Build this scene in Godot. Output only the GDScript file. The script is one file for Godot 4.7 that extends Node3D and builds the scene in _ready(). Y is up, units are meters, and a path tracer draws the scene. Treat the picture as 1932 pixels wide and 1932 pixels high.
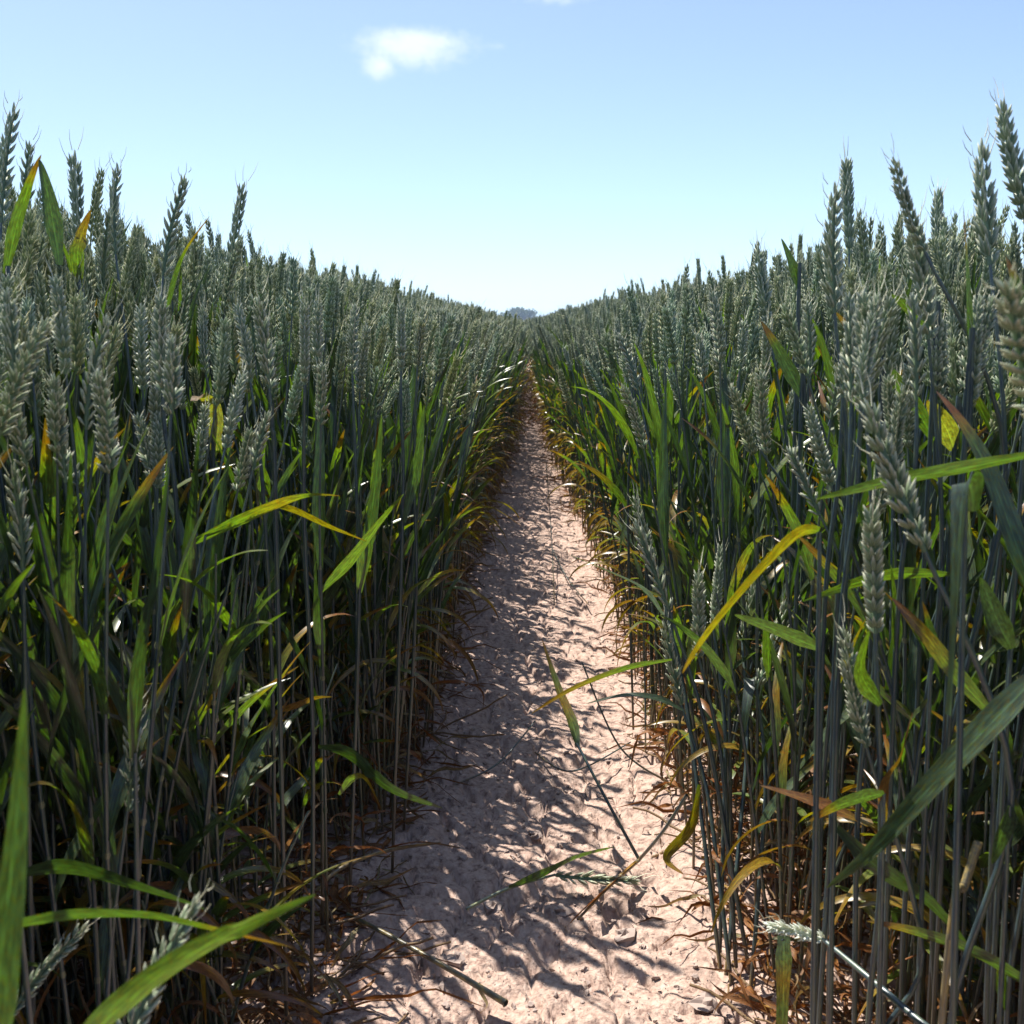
extends Node3D
# A tramline path through a field of green wheat, seen against the sun.

const EYE := Vector3(0.0, 0.61, 0.0)
const FOV := 53.0
const PITCH := 10.5
const YAW := 0.57
const SUN_AZ := -42.0
const SUN_EL := 61.0
var cam_basis: Basis
var M := {}
var used := {}
var rng := RandomNumberGenerator.new()
var n_bumps: FastNoiseLite
var n_clods: FastNoiseLite
var n_cracks: FastNoiseLite
var n_fine: FastNoiseLite
var sun_dir: Vector3
var sun_gaps := []
var thin_gaps := []
var crowd := []
var floret_mesh: Bag
var spikelet_mesh: ArrayMesh
var spikelet_bag: Bag
var stems := []
var ears := []
var leaves := {}


# ------------------------------------------------------------------ a growing mesh
class Bag:
	var v := PackedVector3Array()
	var n := PackedVector3Array()
	var uv := PackedVector2Array()
	var c := PackedColorArray()
	var i := PackedInt32Array()

	func vert(p: Vector3, nn: Vector3, u: Vector2, col: Color) -> int:
		v.append(p)
		n.append(nn)
		uv.append(u)
		c.append(col)
		return v.size() - 1

	func tri(a: int, b: int, d: int) -> void:
		i.append(a)
		i.append(b)
		i.append(d)

	func add(o: Bag, t: Transform3D, tint := Color.WHITE) -> void:
		var first := v.size()
		var nb := t.basis.orthonormalized()
		v.append_array(t * o.v)
		for k in o.n:
			n.append(nb * k)
		uv.append_array(o.uv)
		if tint == Color.WHITE:
			c.append_array(o.c)
		else:
			for k in o.c:
				c.append(k * tint)
		for k in o.i:
			i.append(k + first)

	func arrays() -> Array:
		var a := []
		a.resize(Mesh.ARRAY_MAX)
		a[Mesh.ARRAY_VERTEX] = v
		a[Mesh.ARRAY_NORMAL] = n
		a[Mesh.ARRAY_TEX_UV] = uv
		a[Mesh.ARRAY_COLOR] = c
		a[Mesh.ARRAY_INDEX] = i
		return a

	func mesh() -> ArrayMesh:
		var m := ArrayMesh.new()
		m.add_surface_from_arrays(Mesh.PRIMITIVE_TRIANGLES, arrays())
		return m


# ------------------------------------------------------------------ naming and tagging
func numbered(called: String) -> String:
	var k: int = used.get(called, 0)
	used[called] = k + 1
	return called if k == 0 else "%s_%03d" % [called, k]


func tag(o: Node, label := "", category := "", group := "", kind := "") -> Node:
	if label:
		o.set_meta("label", label)
	if category:
		o.set_meta("category", category)
	if group:
		o.set_meta("group", group)
	if kind:
		o.set_meta("kind", kind)
	return o


func base(called: String, where: Vector3) -> Node3D:
	var o := Node3D.new()
	o.name = numbered(called)
	o.position = where
	add_child(o, true)
	return o


func part(parent: Node, called: String, mesh: Mesh, mat: Material, t := Transform3D()) -> MeshInstance3D:
	var o := MeshInstance3D.new()
	var k := 0
	var nm := called
	while parent.has_node(NodePath(nm)):
		k += 1
		nm = "%s_%03d" % [called, k]
	o.name = nm
	o.mesh = mesh
	o.transform = t
	for s in mesh.get_surface_count():
		o.set_surface_override_material(s, mat)
	parent.add_child(o, true)
	return o


# ------------------------------------------------------------------ photograph -> place (1932 pixel grid, depth along the view axis in metres)
func P(px: float, py: float, d: float) -> Vector3:
	var k := tan(deg_to_rad(FOV / 2.0)) / 966.0
	return EYE + cam_basis * Vector3((px - 966.0) * k * d, (966.0 - py) * k * d, -d)


func G(px: float, py: float, up := 0.0) -> Vector3:
	var r := P(px, py, 1.0) - EYE
	var t := (EYE.y - up) / -r.y
	return EYE + r * t


func flat(p: Vector3) -> Vector3:
	return Vector3(p.x, 0.0, p.z)


# ------------------------------------------------------------------ shapes
func spline(pts: Array, t: float) -> Vector3:
	var m := pts.size() - 1
	var f := clampf(t, 0.0, 1.0) * m
	var k := mini(int(f), m - 1)
	var u := f - k
	var a: Vector3 = pts[maxi(k - 1, 0)]
	var b: Vector3 = pts[k]
	var c: Vector3 = pts[k + 1]
	var d: Vector3 = pts[mini(k + 2, m)]
	return b.cubic_interpolate(c, a, d, u)


func shade(stops: Array, t: float) -> Color:
	var last: Array = stops[0]
	for s in stops:
		if t <= s[0]:
			var w: float = 0.0 if s[0] == last[0] else (t - last[0]) / (s[0] - last[0])
			return (last[1] as Color).lerp(s[1], clampf(w, 0.0, 1.0))
		last = s
	return last[1]


func tube(b: Bag, pts: Array, radii: Array, stops: Array, sides := 6, steps := 8) -> void:
	var prev := Vector3.RIGHT
	var rows := []
	for k in steps + 1:
		var t := float(k) / steps
		var p := spline(pts, t)
		var dir := (spline(pts, minf(t + 0.02, 1.0)) - spline(pts, maxf(t - 0.02, 0.0))).normalized()
		var x := prev - dir * prev.dot(dir)
		if x.length() < 0.05:
			x = dir.cross(Vector3.FORWARD)
		x = x.normalized()
		prev = x
		var y := dir.cross(x)
		var f := t * (radii.size() - 1)
		var q := mini(int(f), radii.size() - 2)
		var r: float = lerpf(radii[q], radii[q + 1], f - q)
		var row := []
		for s in sides:
			var a := TAU * s / sides
			var nn := x * cos(a) + y * sin(a)
			row.append(b.vert(p + nn * r, nn, Vector2(float(s) / sides, t * 3.0), shade(stops, t)))
		rows.append(row)
	for k in steps:
		for s in sides:
			var s2 := (s + 1) % sides
			b.tri(rows[k][s], rows[k + 1][s], rows[k][s2])
			b.tri(rows[k][s2], rows[k + 1][s], rows[k + 1][s2])


func ribbon(b: Bag, pts: Array, width: float, side0: Vector3, twist: float, stops: Array, steps := 14, fold := 0.22, blunt := 0.0, wob := 0.0) -> void:
	var side := side0
	var rows := []
	var ph := rng.randf() * 9.0
	for k in steps + 1:
		var t := float(k) / steps
		var p := spline(pts, t)
		var dir := (spline(pts, minf(t + 0.03, 1.0)) - spline(pts, maxf(t - 0.03, 0.0))).normalized()
		side = (side - dir * side.dot(dir))
		if side.length() < 0.05:
			side = dir.cross(Vector3.UP)
		side = side.normalized()
		var sd := side.rotated(dir, twist * t + wob * sin(t * 9.0 + ph))
		var nn := sd.cross(dir).normalized()
		var w := width * 0.5 * (0.36 + 0.64 * smoothstep(0.0, 0.32, t)) * pow(maxf(1.0 - pow(t, 1.7), 0.0), 0.75)
		w = maxf(w, width * 0.5 * blunt)
		if k == steps and blunt == 0.0:
			w = 0.0002
		var col := shade(stops, t)
		var lift := nn * w * fold * 2.0 * (1.0 if nn.y >= 0.0 else -1.0)
		var a := b.vert(p - sd * w + lift, (nn + sd * fold * 1.6 * (1.0 if nn.y >= 0.0 else -1.0)).normalized(), Vector2(0.0, t), col)
		var m := b.vert(p, nn, Vector2(0.5, t), col * Color(0.97, 1.03, 0.95))
		var e := b.vert(p + sd * w + lift, (nn - sd * fold * 1.6 * (1.0 if nn.y >= 0.0 else -1.0)).normalized(), Vector2(1.0, t), col)
		rows.append([a, m, e])
	for k in steps:
		for s in 2:
			b.tri(rows[k][s], rows[k + 1][s], rows[k][s + 1])
			b.tri(rows[k][s + 1], rows[k + 1][s], rows[k + 1][s + 1])


func pod(b: Bag, length: float, r: float, t: Transform3D, c0: Color, c1: Color, sides := 6, rings := 5, flatness := 0.75) -> void:
	# a pointed husk along +Y
	var rows := []
	for k in rings + 1:
		var f := float(k) / rings
		var rad := r * pow(sin(PI * clampf(pow(f, 0.8), 0.0, 1.0)), 0.8) * (1.0 - 0.25 * f)
		if k == 0:
			rad = r * 0.35
		if k == rings:
			rad = r * 0.04
		var row := []
		for s in sides:
			var a := TAU * s / sides
			var nn := Vector3(cos(a), 0.35 * (f - 0.45) * 2.0, sin(a) * (1.0 / flatness)).normalized()
			row.append(b.vert(t * Vector3(cos(a) * rad, f * length, sin(a) * rad * flatness), (t.basis * nn).normalized(), Vector2(float(s) / sides, f), c0.lerp(c1, clampf(maxf(smoothstep(0.45, 1.0, f), 0.6 * pow(absf(cos(a)), 4.0)), 0.0, 1.0))))
		rows.append(row)
	for k in rings:
		for s in sides:
			var s2 := (s + 1) % sides
			b.tri(rows[k][s], rows[k][s2], rows[k + 1][s])
			b.tri(rows[k][s2], rows[k + 1][s2], rows[k + 1][s])


# ------------------------------------------------------------------ colours (linear, real-world)
const GREEN := Color(0.165, 0.250, 0.160)
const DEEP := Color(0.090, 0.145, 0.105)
const LIME := Color(0.23, 0.32, 0.10)
const YELLOW := Color(0.50, 0.34, 0.06)
const ORANGE := Color(0.46, 0.20, 0.07)
const BROWN := Color(0.31, 0.18, 0.10)
const STRAW := Color(0.44, 0.315, 0.19)
const PALE := Color(0.48, 0.46, 0.32)


func look(kind: String) -> Array:
	match kind:
		"green": return [[0.0, GREEN], [0.8, GREEN], [1.0, LIME]]
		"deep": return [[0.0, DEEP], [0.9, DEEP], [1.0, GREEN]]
		"lime": return [[0.0, GREEN], [0.4, LIME], [1.0, LIME]]
		"tipped": return [[0.0, GREEN], [0.45, GREEN], [0.66, LIME], [0.74, YELLOW], [0.84, ORANGE], [1.0, BROWN]]
		"yellow": return [[0.0, LIME], [0.35, LIME], [0.6, YELLOW], [0.9, ORANGE], [1.0, BROWN]]
		"gold": return [[0.0, LIME], [0.2, YELLOW], [0.8, YELLOW], [1.0, ORANGE]]
		"orange": return [[0.0, YELLOW], [0.25, ORANGE], [1.0, BROWN]]
		"brown": return [[0.0, BROWN], [0.5, ORANGE * 0.8], [1.0, BROWN]]
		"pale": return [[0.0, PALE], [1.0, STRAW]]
		"streak": return [[0.0, GREEN], [0.3, LIME], [0.5, YELLOW], [0.7, LIME], [1.0, ORANGE]]
	return [[0.0, STRAW], [1.0, STRAW]]


# ------------------------------------------------------------------ textures and materials
func noise(kind: int, freq: float, octaves: int, s: int) -> FastNoiseLite:
	var f := FastNoiseLite.new()
	f.noise_type = kind
	f.frequency = freq
	f.fractal_octaves = octaves
	f.seed = s
	return f


func leaf_texture() -> ImageTexture:
	# veins along the blade, blotches and rust specks; multiplies the blade's own colour
	var im := Image.create(64, 512, false, Image.FORMAT_RGB8)
	var blot := noise(FastNoiseLite.TYPE_SIMPLEX_SMOOTH, 0.035, 3, 5)
	var speck := noise(FastNoiseLite.TYPE_SIMPLEX, 0.12, 2, 9)
	var tone := []
	for x in 64:
		tone.append(0.84 + 0.15 * sin(x * 1.9) + 0.05 * sin(x * 0.7 + 1.0))
	for y in 512:
		for x in 64:
			var k: float = tone[x]
			if absi(x - 32) < 2:
				k = 1.15
			var q := blot.get_noise_2d(x * 2.2, y * 0.55)
			k *= 0.97 + 0.38 * q
			var s := speck.get_noise_2d(x * 2.0, y * 0.5)
			var c := Color(k, k, k) * 0.86
			if s > 0.40:
				c = Color(minf(k * 1.35, 1.0), k * 0.95, k * 0.5) * 0.95
			im.set_pixel(x, y, Color(clampf(c.r, 0.0, 1.0), clampf(c.g, 0.0, 1.0), clampf(c.b, 0.0, 1.0)))
	return ImageTexture.create_from_image(im)


func stem_texture() -> ImageTexture:
	# fine ribs along the straw, bluish bloom rubbed off in places
	var im := Image.create(32, 512, false, Image.FORMAT_RGB8)
	var f := noise(FastNoiseLite.TYPE_SIMPLEX, 0.03, 3, 41)
	for x in 32:
		var rib := 0.80 + 0.14 * sin(x * 2.4) + 0.06 * sin(x * 1.1)
		for y in 512:
			var q := f.get_noise_3d(cos(x * TAU / 32.0) * 18.0, sin(x * TAU / 32.0) * 18.0, y * 0.35)
			var k := clampf(rib * (0.94 + 0.45 * q), 0.3, 1.0)
			im.set_pixel(x, y, Color(k * (0.92 if q < 0.1 else 0.98), k, k * (1.0 if q < 0.1 else 0.80)))
	return ImageTexture.create_from_image(im)


func plain(col: Color, rough: float, spec := 0.5) -> StandardMaterial3D:
	var m := StandardMaterial3D.new()
	m.albedo_color = col.linear_to_srgb()
	m.roughness = rough
	m.metallic_specular = spec
	m.vertex_color_use_as_albedo = true
	return m


func build_materials() -> void:
	var leaf := plain(Color.WHITE, 0.34, 0.68)
	leaf.albedo_texture = leaf_texture()
	leaf.backlight_enabled = true
	leaf.backlight = Color(0.74, 1.04, 0.08).linear_to_srgb()
	leaf.cull_mode = BaseMaterial3D.CULL_DISABLED
	M.leaf = leaf
	var stem := plain(Color.WHITE, 0.36, 0.6)
	stem.albedo_texture = stem_texture()
	M.stem = stem
	var ear := plain(Color.WHITE, 0.46, 0.42)
	ear.backlight_enabled = true
	ear.backlight = Color(0.34, 0.40, 0.20).linear_to_srgb()
	M.ear = ear
	M.sunlit_bleached = ear.duplicate()
	M.sunlit_bleached.vertex_color_use_as_albedo = false
	M.sunlit_bleached.albedo_color = Color(0.74, 0.75, 0.68).linear_to_srgb()  # bleached husks, the white of full sun put into the colour too
	for k in 3:
		var e2: StandardMaterial3D = ear.duplicate()
		e2.albedo_color = [Color(0.98, 1.0, 0.95), Color(0.93, 0.98, 0.96), Color(1.0, 0.985, 0.90)][k]
		M["ear_%d" % k] = e2
	var dry := plain(Color.WHITE, 0.6, 0.4)
	dry.albedo_texture = leaf.albedo_texture
	dry.backlight_enabled = true
	dry.backlight = Color(0.7, 0.52, 0.30).linear_to_srgb()
	M.dry = dry
	# soil
	var soil := plain(Color.WHITE, 0.95, 0.3)
	var nt := NoiseTexture2D.new()
	nt.width = 1024
	nt.height = 1024
	nt.seamless = true
	var soil_noise := noise(FastNoiseLite.TYPE_SIMPLEX_SMOOTH, 0.02, 7, 21)
	soil_noise.fractal_gain = 0.68
	nt.noise = soil_noise
	var gr := Gradient.new()
	gr.offsets = PackedFloat32Array([0.18, 0.36, 0.55, 0.8, 1.0])
	gr.colors = PackedColorArray([Color(0.50, 0.41, 0.38), Color(0.73, 0.635, 0.59), Color(0.82, 0.73, 0.68), Color(0.87, 0.79, 0.745), Color(0.93, 0.87, 0.83)])
	nt.color_ramp = gr
	soil.albedo_texture = nt
	soil.uv1_triplanar = true
	soil.uv1_world_triplanar = true
	soil.uv1_scale = Vector3(3.1, 3.1, 3.1)
	var nb := NoiseTexture2D.new()
	nb.width = 1024
	nb.height = 1024
	nb.seamless = true
	nb.noise = noise(FastNoiseLite.TYPE_SIMPLEX_SMOOTH, 0.035, 5, 33)
	soil.heightmap_enabled = true
	soil.heightmap_texture = nb
	soil.heightmap_scale = 0.32
	M.soil = soil
	M.clod = plain(Color(0.35, 0.275, 0.235), 0.95, 0.3)
	M.bark = plain(Color(0.09, 0.075, 0.06), 0.9, 0.3)
	var far_leaf := plain(Color.WHITE, 0.7, 0.3)
	far_leaf.backlight_enabled = true
	far_leaf.backlight = Color(0.5, 0.6, 0.15).linear_to_srgb()
	M.far_leaf = far_leaf


# ------------------------------------------------------------------ sky
func build_sky() -> void:
	sun_dir = Vector3(sin(deg_to_rad(SUN_AZ)) * cos(deg_to_rad(SUN_EL)), sin(deg_to_rad(SUN_EL)), -cos(deg_to_rad(SUN_AZ)) * cos(deg_to_rad(SUN_EL)))
	var w := 512
	var h := 256
	var im := Image.create(w, h, false, Image.FORMAT_RGBF)
	var sun := sun_dir
	for y in h:
		var up := (0.5 - (y + 0.5) / h) * PI
		for x in w:
			var a := ((x + 0.5) / w - 0.5) * TAU
			var d := Vector3(sin(a) * cos(up), sin(up), -cos(a) * cos(up))
			var e := maxf(d.y, 0.0)
			var g := exp(-acos(clampf(d.dot(sun), -1.0, 1.0)) / 0.66)
			# hazy air: bright low down and towards the sun, deep blue overhead and away from it
			var t := pow(1.0 - e, 4.1)
			var facing := 0.5 + 0.5 * Vector2(d.x, d.z).normalized().dot(Vector2(sun.x, sun.z).normalized())
			var c := Color(0.019, 0.072, 0.27).lerp(Color(0.355, 0.555, 0.76) * lerpf(0.36, 1.04, smoothstep(0.15, 0.8, facing)), t)
			var k := pow(1.0 - e, 22.0)
			c = c.lerp(Color(0.49, 0.58, 0.61) * lerpf(0.42, 1.0, smoothstep(0.15, 0.8, facing)), k * 0.85)
			c += Color(0.92, 1.0, 0.95) * g * 0.56
			if d.y < 0.0:
				c = Color(0.10, 0.11, 0.085)
			im.set_pixel(x, y, c)
	im.resize(4096, 2048, Image.INTERPOLATE_CUBIC)
	# two small fair-weather clouds
	var puff := noise(FastNoiseLite.TYPE_SIMPLEX_SMOOTH, 1.0, 5, 3)
	for y in range(730, 920):
		var up := (0.5 - (y + 0.5) / 2048.0) * 180.0
		for x in range(1900, 2160):
			var a := ((x + 0.5) / 4096.0 - 0.5) * 360.0
			var dens := 0.0
			var q := puff.get_noise_2d(a * 0.9, up * 1.6)
			var q2 := puff.get_noise_2d(a * 2.6 + 40.0, up * 4.0)
			# main cloud: flat-topped lens with a hanging left lobe and a wisp to the right
			var u := (a + 5.9) / 3.3
			var v := (up - 14.0) / 1.02
			dens = maxf(dens, 1.15 - sqrt(u * u * (0.8 if u > 0.0 else 1.0) + v * v * (1.5 if v > 0.0 else 0.55)) + q * 0.22 + q2 * 0.10)
			u = (a + 7.5) / 1.25
			v = (up - 12.9) / 0.95
			dens = maxf(dens, 1.0 - sqrt(u * u + v * v) + q * 0.22 + q2 * 0.08)
			u = (a + 2.2) / 2.6
			v = (up - 13.9) / 0.35
			dens = maxf(dens, 0.28 - 0.3 * sqrt(u * u + v * v) + q * 0.3)
			u = (a - 1.7) / 2.0
			v = (up - 16.1) / 0.5
			dens = maxf(dens, 0.45 - 0.4 * sqrt(u * u + v * v) + q * 0.3)
			dens = smoothstep(0.03, 1.0, dens) * 0.85
			if dens > 0.0:
				var c := im.get_pixel(x, y)
				im.set_pixel(x, y, c.lerp(Color(0.52, 0.57, 0.55), dens))
	var pan := PanoramaSkyMaterial.new()
	pan.panorama = ImageTexture.create_from_image(im)
	var sky := Sky.new()
	sky.sky_material = pan
	var env := Environment.new()
	env.background_mode = Environment.BG_SKY
	env.sky = sky
	env.sky_rotation = Vector3(0.0, PI, 0.0)
	env.tonemap_mode = Environment.TONE_MAPPER_LINEAR
	env.tonemap_exposure = 2.05
	env.background_energy_multiplier = 1.0
	env.fog_enabled = FOG > 0.0
	env.fog_density = FOG
	env.fog_light_color = Color(0.80, 0.90, 1.0)
	env.sdfgi_enabled = true
	env.ssao_enabled = true
	env.ssil_enabled = true
	var we := WorldEnvironment.new()
	we.name = "air"
	we.environment = env
	add_child(we, true)
	var l := DirectionalLight3D.new()
	l.name = "sun"
	l.light_energy = 1.6
	l.light_color = Color(1.0, 0.975, 0.94)
	l.light_angular_distance = 0.53
	l.shadow_enabled = true
	l.look_at_from_position(sun * 10.0, Vector3.ZERO, Vector3.UP)
	add_child(l, true)

const FOG := 0.0013


# ------------------------------------------------------------------ the lie of the land
func land(x: float, z: float) -> float:
	var d := -z
	return -0.6 * smoothstep(70.0, 250.0, d) - 4.0 * smoothstep(260.0, 900.0, d)


func soil_height(x: float, z: float) -> float:
	var near := 1.0 - smoothstep(3.0, 9.0, absf(z) + absf(x))
	var y := land(x, z)
	if near <= 0.0:
		return y
	y += near * 0.008 * n_bumps.get_noise_2d(x, z)
	var c := n_clods.get_noise_2d(x, z)
	y += near * 0.0020 * c
	# shrinkage cracks between plates
	var k := n_cracks.get_noise_2d(x + 0.01 * n_fine.get_noise_2d(x * 0.3, z * 0.3), z)
	y -= near * 0.015 * (1.0 - smoothstep(-1.0, -0.87, k)) * smoothstep(-0.6, 0.0, n_bumps.get_noise_2d(x * 1.7 + 9.0, z * 1.7))
	y += near * 0.0016 * n_fine.get_noise_2d(x, z)
	# wheelings: the path lies a little lower than the drilled ground
	y -= 0.012 * (1.0 - smoothstep(0.08, 0.2, absf(x - 0.05))) * near
	return y


func build_ground() -> void:
	n_bumps = noise(FastNoiseLite.TYPE_SIMPLEX_SMOOTH, 7.0, 3, 4)
	n_clods = noise(FastNoiseLite.TYPE_SIMPLEX_SMOOTH, 28.0, 4, 8)
	n_fine = noise(FastNoiseLite.TYPE_SIMPLEX_SMOOTH, 130.0, 3, 12)
	n_cracks = noise(FastNoiseLite.TYPE_CELLULAR, 17.0, 1, 16)
	n_cracks.fractal_type = FastNoiseLite.FRACTAL_NONE
	n_cracks.cellular_return_type = FastNoiseLite.RETURN_DISTANCE2_SUB
	n_cracks.cellular_jitter = 1.0
	var xs := [0.05]
	var step := 0.004
	var at := 0.0
	while at < 900.0:
		step = 0.004 if at < 0.30 else minf(step * 1.16, 90.0)
		at += step
		xs.append(0.05 + at)
		xs.push_front(0.05 - at)
	var zs := []
	at = 2.5
	while at > -0.55:
		zs.append(at)
		at -= 0.10
	at = -0.55
	step = 0.004
	while at > -1000.0:
		zs.append(at)
		step = maxf(0.004, minf((-at - 0.55) * 0.012 + 0.004, 40.0)) if at > -8.0 else minf(step * 1.1, 60.0)
		at -= step
	var b := Bag.new()
	var nx := xs.size()
	for z in zs:
		for x in xs:
			b.vert(Vector3(x, soil_height(x, z), z), Vector3.UP, Vector2(x, z), Color(0.66, 0.625, 0.585))
	var nz := zs.size()
	for r in nz:
		for q in nx:
			var l: Vector3 = b.v[r * nx + maxi(q - 1, 0)]
			var rr: Vector3 = b.v[r * nx + mini(q + 1, nx - 1)]
			var f: Vector3 = b.v[mini(r + 1, nz - 1) * nx + q]
			var k: Vector3 = b.v[maxi(r - 1, 0) * nx + q]
			b.n[r * nx + q] = (rr - l).cross(f - k).normalized()
	for r in nz - 1:
		for q in nx - 1:
			var a := r * nx + q
			b.tri(a, a + nx, a + 1)
			b.tri(a + 1, a + nx, a + nx + 1)
	var o := MeshInstance3D.new()
	o.name = "ground"
	o.mesh = b.mesh()
	o.material_override = M.soil
	tag(o, "bare pinkish dried soil of the field and the trodden path", "", "", "structure")
	add_child(o, true)


func lump(s: int, sides := 9, rings := 6) -> ArrayMesh:
	var f := noise(FastNoiseLite.TYPE_SIMPLEX, 0.9, 2, s)
	var b := Bag.new()
	var st := SurfaceTool.new()
	st.begin(Mesh.PRIMITIVE_TRIANGLES)
	for r in rings + 1:
		for q in sides + 1:
			var a := TAU * (q % sides) / sides
			var e := PI * r / rings - PI / 2.0
			var d := Vector3(cos(a) * cos(e), sin(e), sin(a) * cos(e))
			st.set_smooth_group(-1)
			st.set_color(Color.WHITE)
			st.add_vertex(d * Vector3(1.0, 0.5, 0.8) * (1.0 + 0.95 * f.get_noise_3dv(d * 2.2)))
	for r in rings:
		for q in sides:
			var a := r * (sides + 1) + q
			for k in [a, a + sides + 1, a + 1, a + 1, a + sides + 1, a + sides + 2]:
				st.add_index(k)
	st.deindex()
	st.generate_normals()
	return st.commit()


# ------------------------------------------------------------------ the library of wheat parts
const EAR_A := Color(0.190, 0.265, 0.150)
const EAR_B := Color(0.78, 0.76, 0.58)  # pale husk tips and margins, with sunlit flecks put into the colour


func make_spikelet() -> void:
	var b := Bag.new()
	# two outer florets, splayed, one in the middle behind, and two short glumes at the foot
	for s in [-1.0, 1.0]:
		pod(b, 0.0120, 0.0019, Transform3D(Basis(Vector3(0, 0, 1), -s * 0.40), Vector3(s * 0.0012, 0.001, 0.0)), EAR_A, EAR_B)
		pod(b, 0.0084, 0.0016, Transform3D(Basis(Vector3(0, 0, 1), -s * 0.62), Vector3(s * 0.0016, 0.0, 0.0004)), EAR_A * 0.95, EAR_B)
	pod(b, 0.0112, 0.0018, Transform3D(Basis(), Vector3(0.0, 0.0024, 0.0009)), EAR_A * 1.05, EAR_B)
	spikelet_bag = b
	spikelet_mesh = b.mesh()


func make_ear(s: int) -> Dictionary:
	# along +Y from the origin; spikelets alternate on +X and -X
	rng.seed = 900 + s
	var length := [0.056, 0.062, 0.068, 0.060, 0.074, 0.048][s % 6] as float
	var count := int(length / 0.0035)
	var bend := [0.0, 0.10, 0.22, -0.14, 0.3, 0.05][s % 6] as float
	var places := []
	var spine := []
	var core := Bag.new()
	for k in 6:
		var f := k / 5.0
		spine.append(Vector3(sin(bend * f) * length * f * 0.5, length * f * (1.0 - 0.06 * f * absf(bend)), 0.0))
	tube(core, spine, [0.0012, 0.0017, 0.0015, 0.0008], [[0.0, EAR_A], [1.0, EAR_A]], 5, 6)
	for k in count:
		var f := (k + 0.4) / count
		var p := spline(spine, f * 0.97)
		var d := (spline(spine, minf(f + 0.05, 1.0)) - spline(spine, maxf(f - 0.05, 0.0))).normalized()
		var sd := 1.0 if k % 2 == 0 else -1.0
		var z := d.cross(Vector3.FORWARD).normalized() * -1.0
		var tilt := lerpf(0.50, 0.20, f) + rng.randf_range(-0.16, 0.16)
		var size := (0.72 + 0.5 * sin(PI * clampf(0.15 + f * 0.72, 0.0, 1.0))) * rng.randf_range(0.78, 1.06) * 0.71
		# local X of the spikelet lies across the ear's flat, its Z faces outward
		var y := d.rotated(Vector3(0, 0, 1), -sd * tilt)
		var out := Vector3(sd, 0.0, 0.0)
		out = (out - y * out.dot(y)).normalized()
		var x := y.cross(out).normalized()
		var bs := Basis(x, y, out).rotated(d, rng.randf_range(-0.12, 0.12))
		places.append(Transform3D(bs * Basis.from_scale(Vector3.ONE * size), p + out * 0.0010))
	# the top spikelet and a few short bristles
	var top: Vector3 = spline(spine, 0.97)
	places.append(Transform3D(Basis(Vector3.UP, 1.2) * Basis.from_scale(Vector3.ONE * 0.7), top))
	var awns := Bag.new()
	for k in 9:
		var f := 1.0 - k * 0.055
		var p := spline(spine, f)
		var sd := 1.0 if k % 2 == 0 else -1.0
		var ln := rng.randf_range(0.004, 0.018) * (1.0 if k < 5 else 0.6)
		var d := Vector3(sd * rng.randf_range(0.1, 0.5), 1.0, rng.randf_range(-0.3, 0.3)).normalized()
		var q := p + d * 0.010
		tube(awns, [q, q + d * ln * 0.5 + Vector3(sd, 0, 0) * 0.001, q + d * ln], [0.00035, 0.00025, 0.0001], [[0.0, EAR_B], [1.0, EAR_B]], 3, 2)
	core.add(awns, Transform3D())
	var whole := Bag.new()
	whole.add(core, Transform3D())
	for t in places:
		whole.add(spikelet_bag, t, Color.WHITE * rng.randf_range(0.88, 1.12))
	return {"core": core.mesh(), "bag": whole, "mesh": whole.mesh(), "places": places, "length": length}


const STEM_LOW := Color(0.17, 0.16, 0.10)
const STEM_MID := Color(0.108, 0.142, 0.162)
const STEM_TOP := Color(0.17, 0.215, 0.23)


func make_stem(s: int) -> Dictionary:
	rng.seed = 300 + s
	var h := [0.645, 0.63, 0.655, 0.64, 0.625, 0.65, 0.61, 0.66][s % 8] as float
	var lean := [0.02, 0.05, 0.00, 0.08, 0.03, 0.06, 0.10, 0.015][s % 8] as float
	var pts := []
	for k in 8:
		var f := k / 7.0
		pts.append(Vector3(lean * f * f + 0.004 * sin(f * 5.0 + s), h * f - lean * 0.35 * f * f * f, 0.004 * sin(f * 4.0 + s * 2.0)))
	var top: Vector3 = pts[7]
	var d: Vector3 = (pts[7] - pts[6]).normalized()
	var b := Bag.new()
	tube(b, pts, [0.0016, 0.0017, 0.0015, 0.0017, 0.0014, 0.0017, 0.0012, 0.0010, 0.0008], [[0.0, BROWN], [0.12, STEM_LOW], [0.35, STEM_MID], [0.7, STEM_MID], [0.75, STEM_TOP], [1.0, STEM_TOP]], 6, 14)
	# knots
	for f in [0.12, 0.28, 0.47, 0.66]:
		var p := spline(pts, f)
		var q := spline(pts, f + 0.012)
		tube(b, [p, p.lerp(q, 0.5), q], [0.0018, 0.0024, 0.0018], [[0.0, DEEP], [1.0, DEEP]], 6, 3)
	var spots := []
	for f in [0.34, 0.535, 0.74]:
		var p := spline(pts, f)
		var q := spline(pts, f + 0.008)
		tube(b, [p, p.lerp(q, 0.5), q], [0.0016, 0.0022, 0.0016], [[0.0, PALE * 0.7], [1.0, PALE * 0.7]], 6, 2)
	for f in [0.15, 0.33, 0.53, 0.735, 0.44]:
		spots.append(spline(pts, f + rng.randf_range(-0.03, 0.03)))
	var x := d.cross(Vector3.FORWARD).normalized() * -1.0
	var z := x.cross(d).normalized()
	return {"bag": b, "mesh": b.mesh(), "tip": Transform3D(Basis(x, d, z), top), "spots": spots, "height": h}


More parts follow.
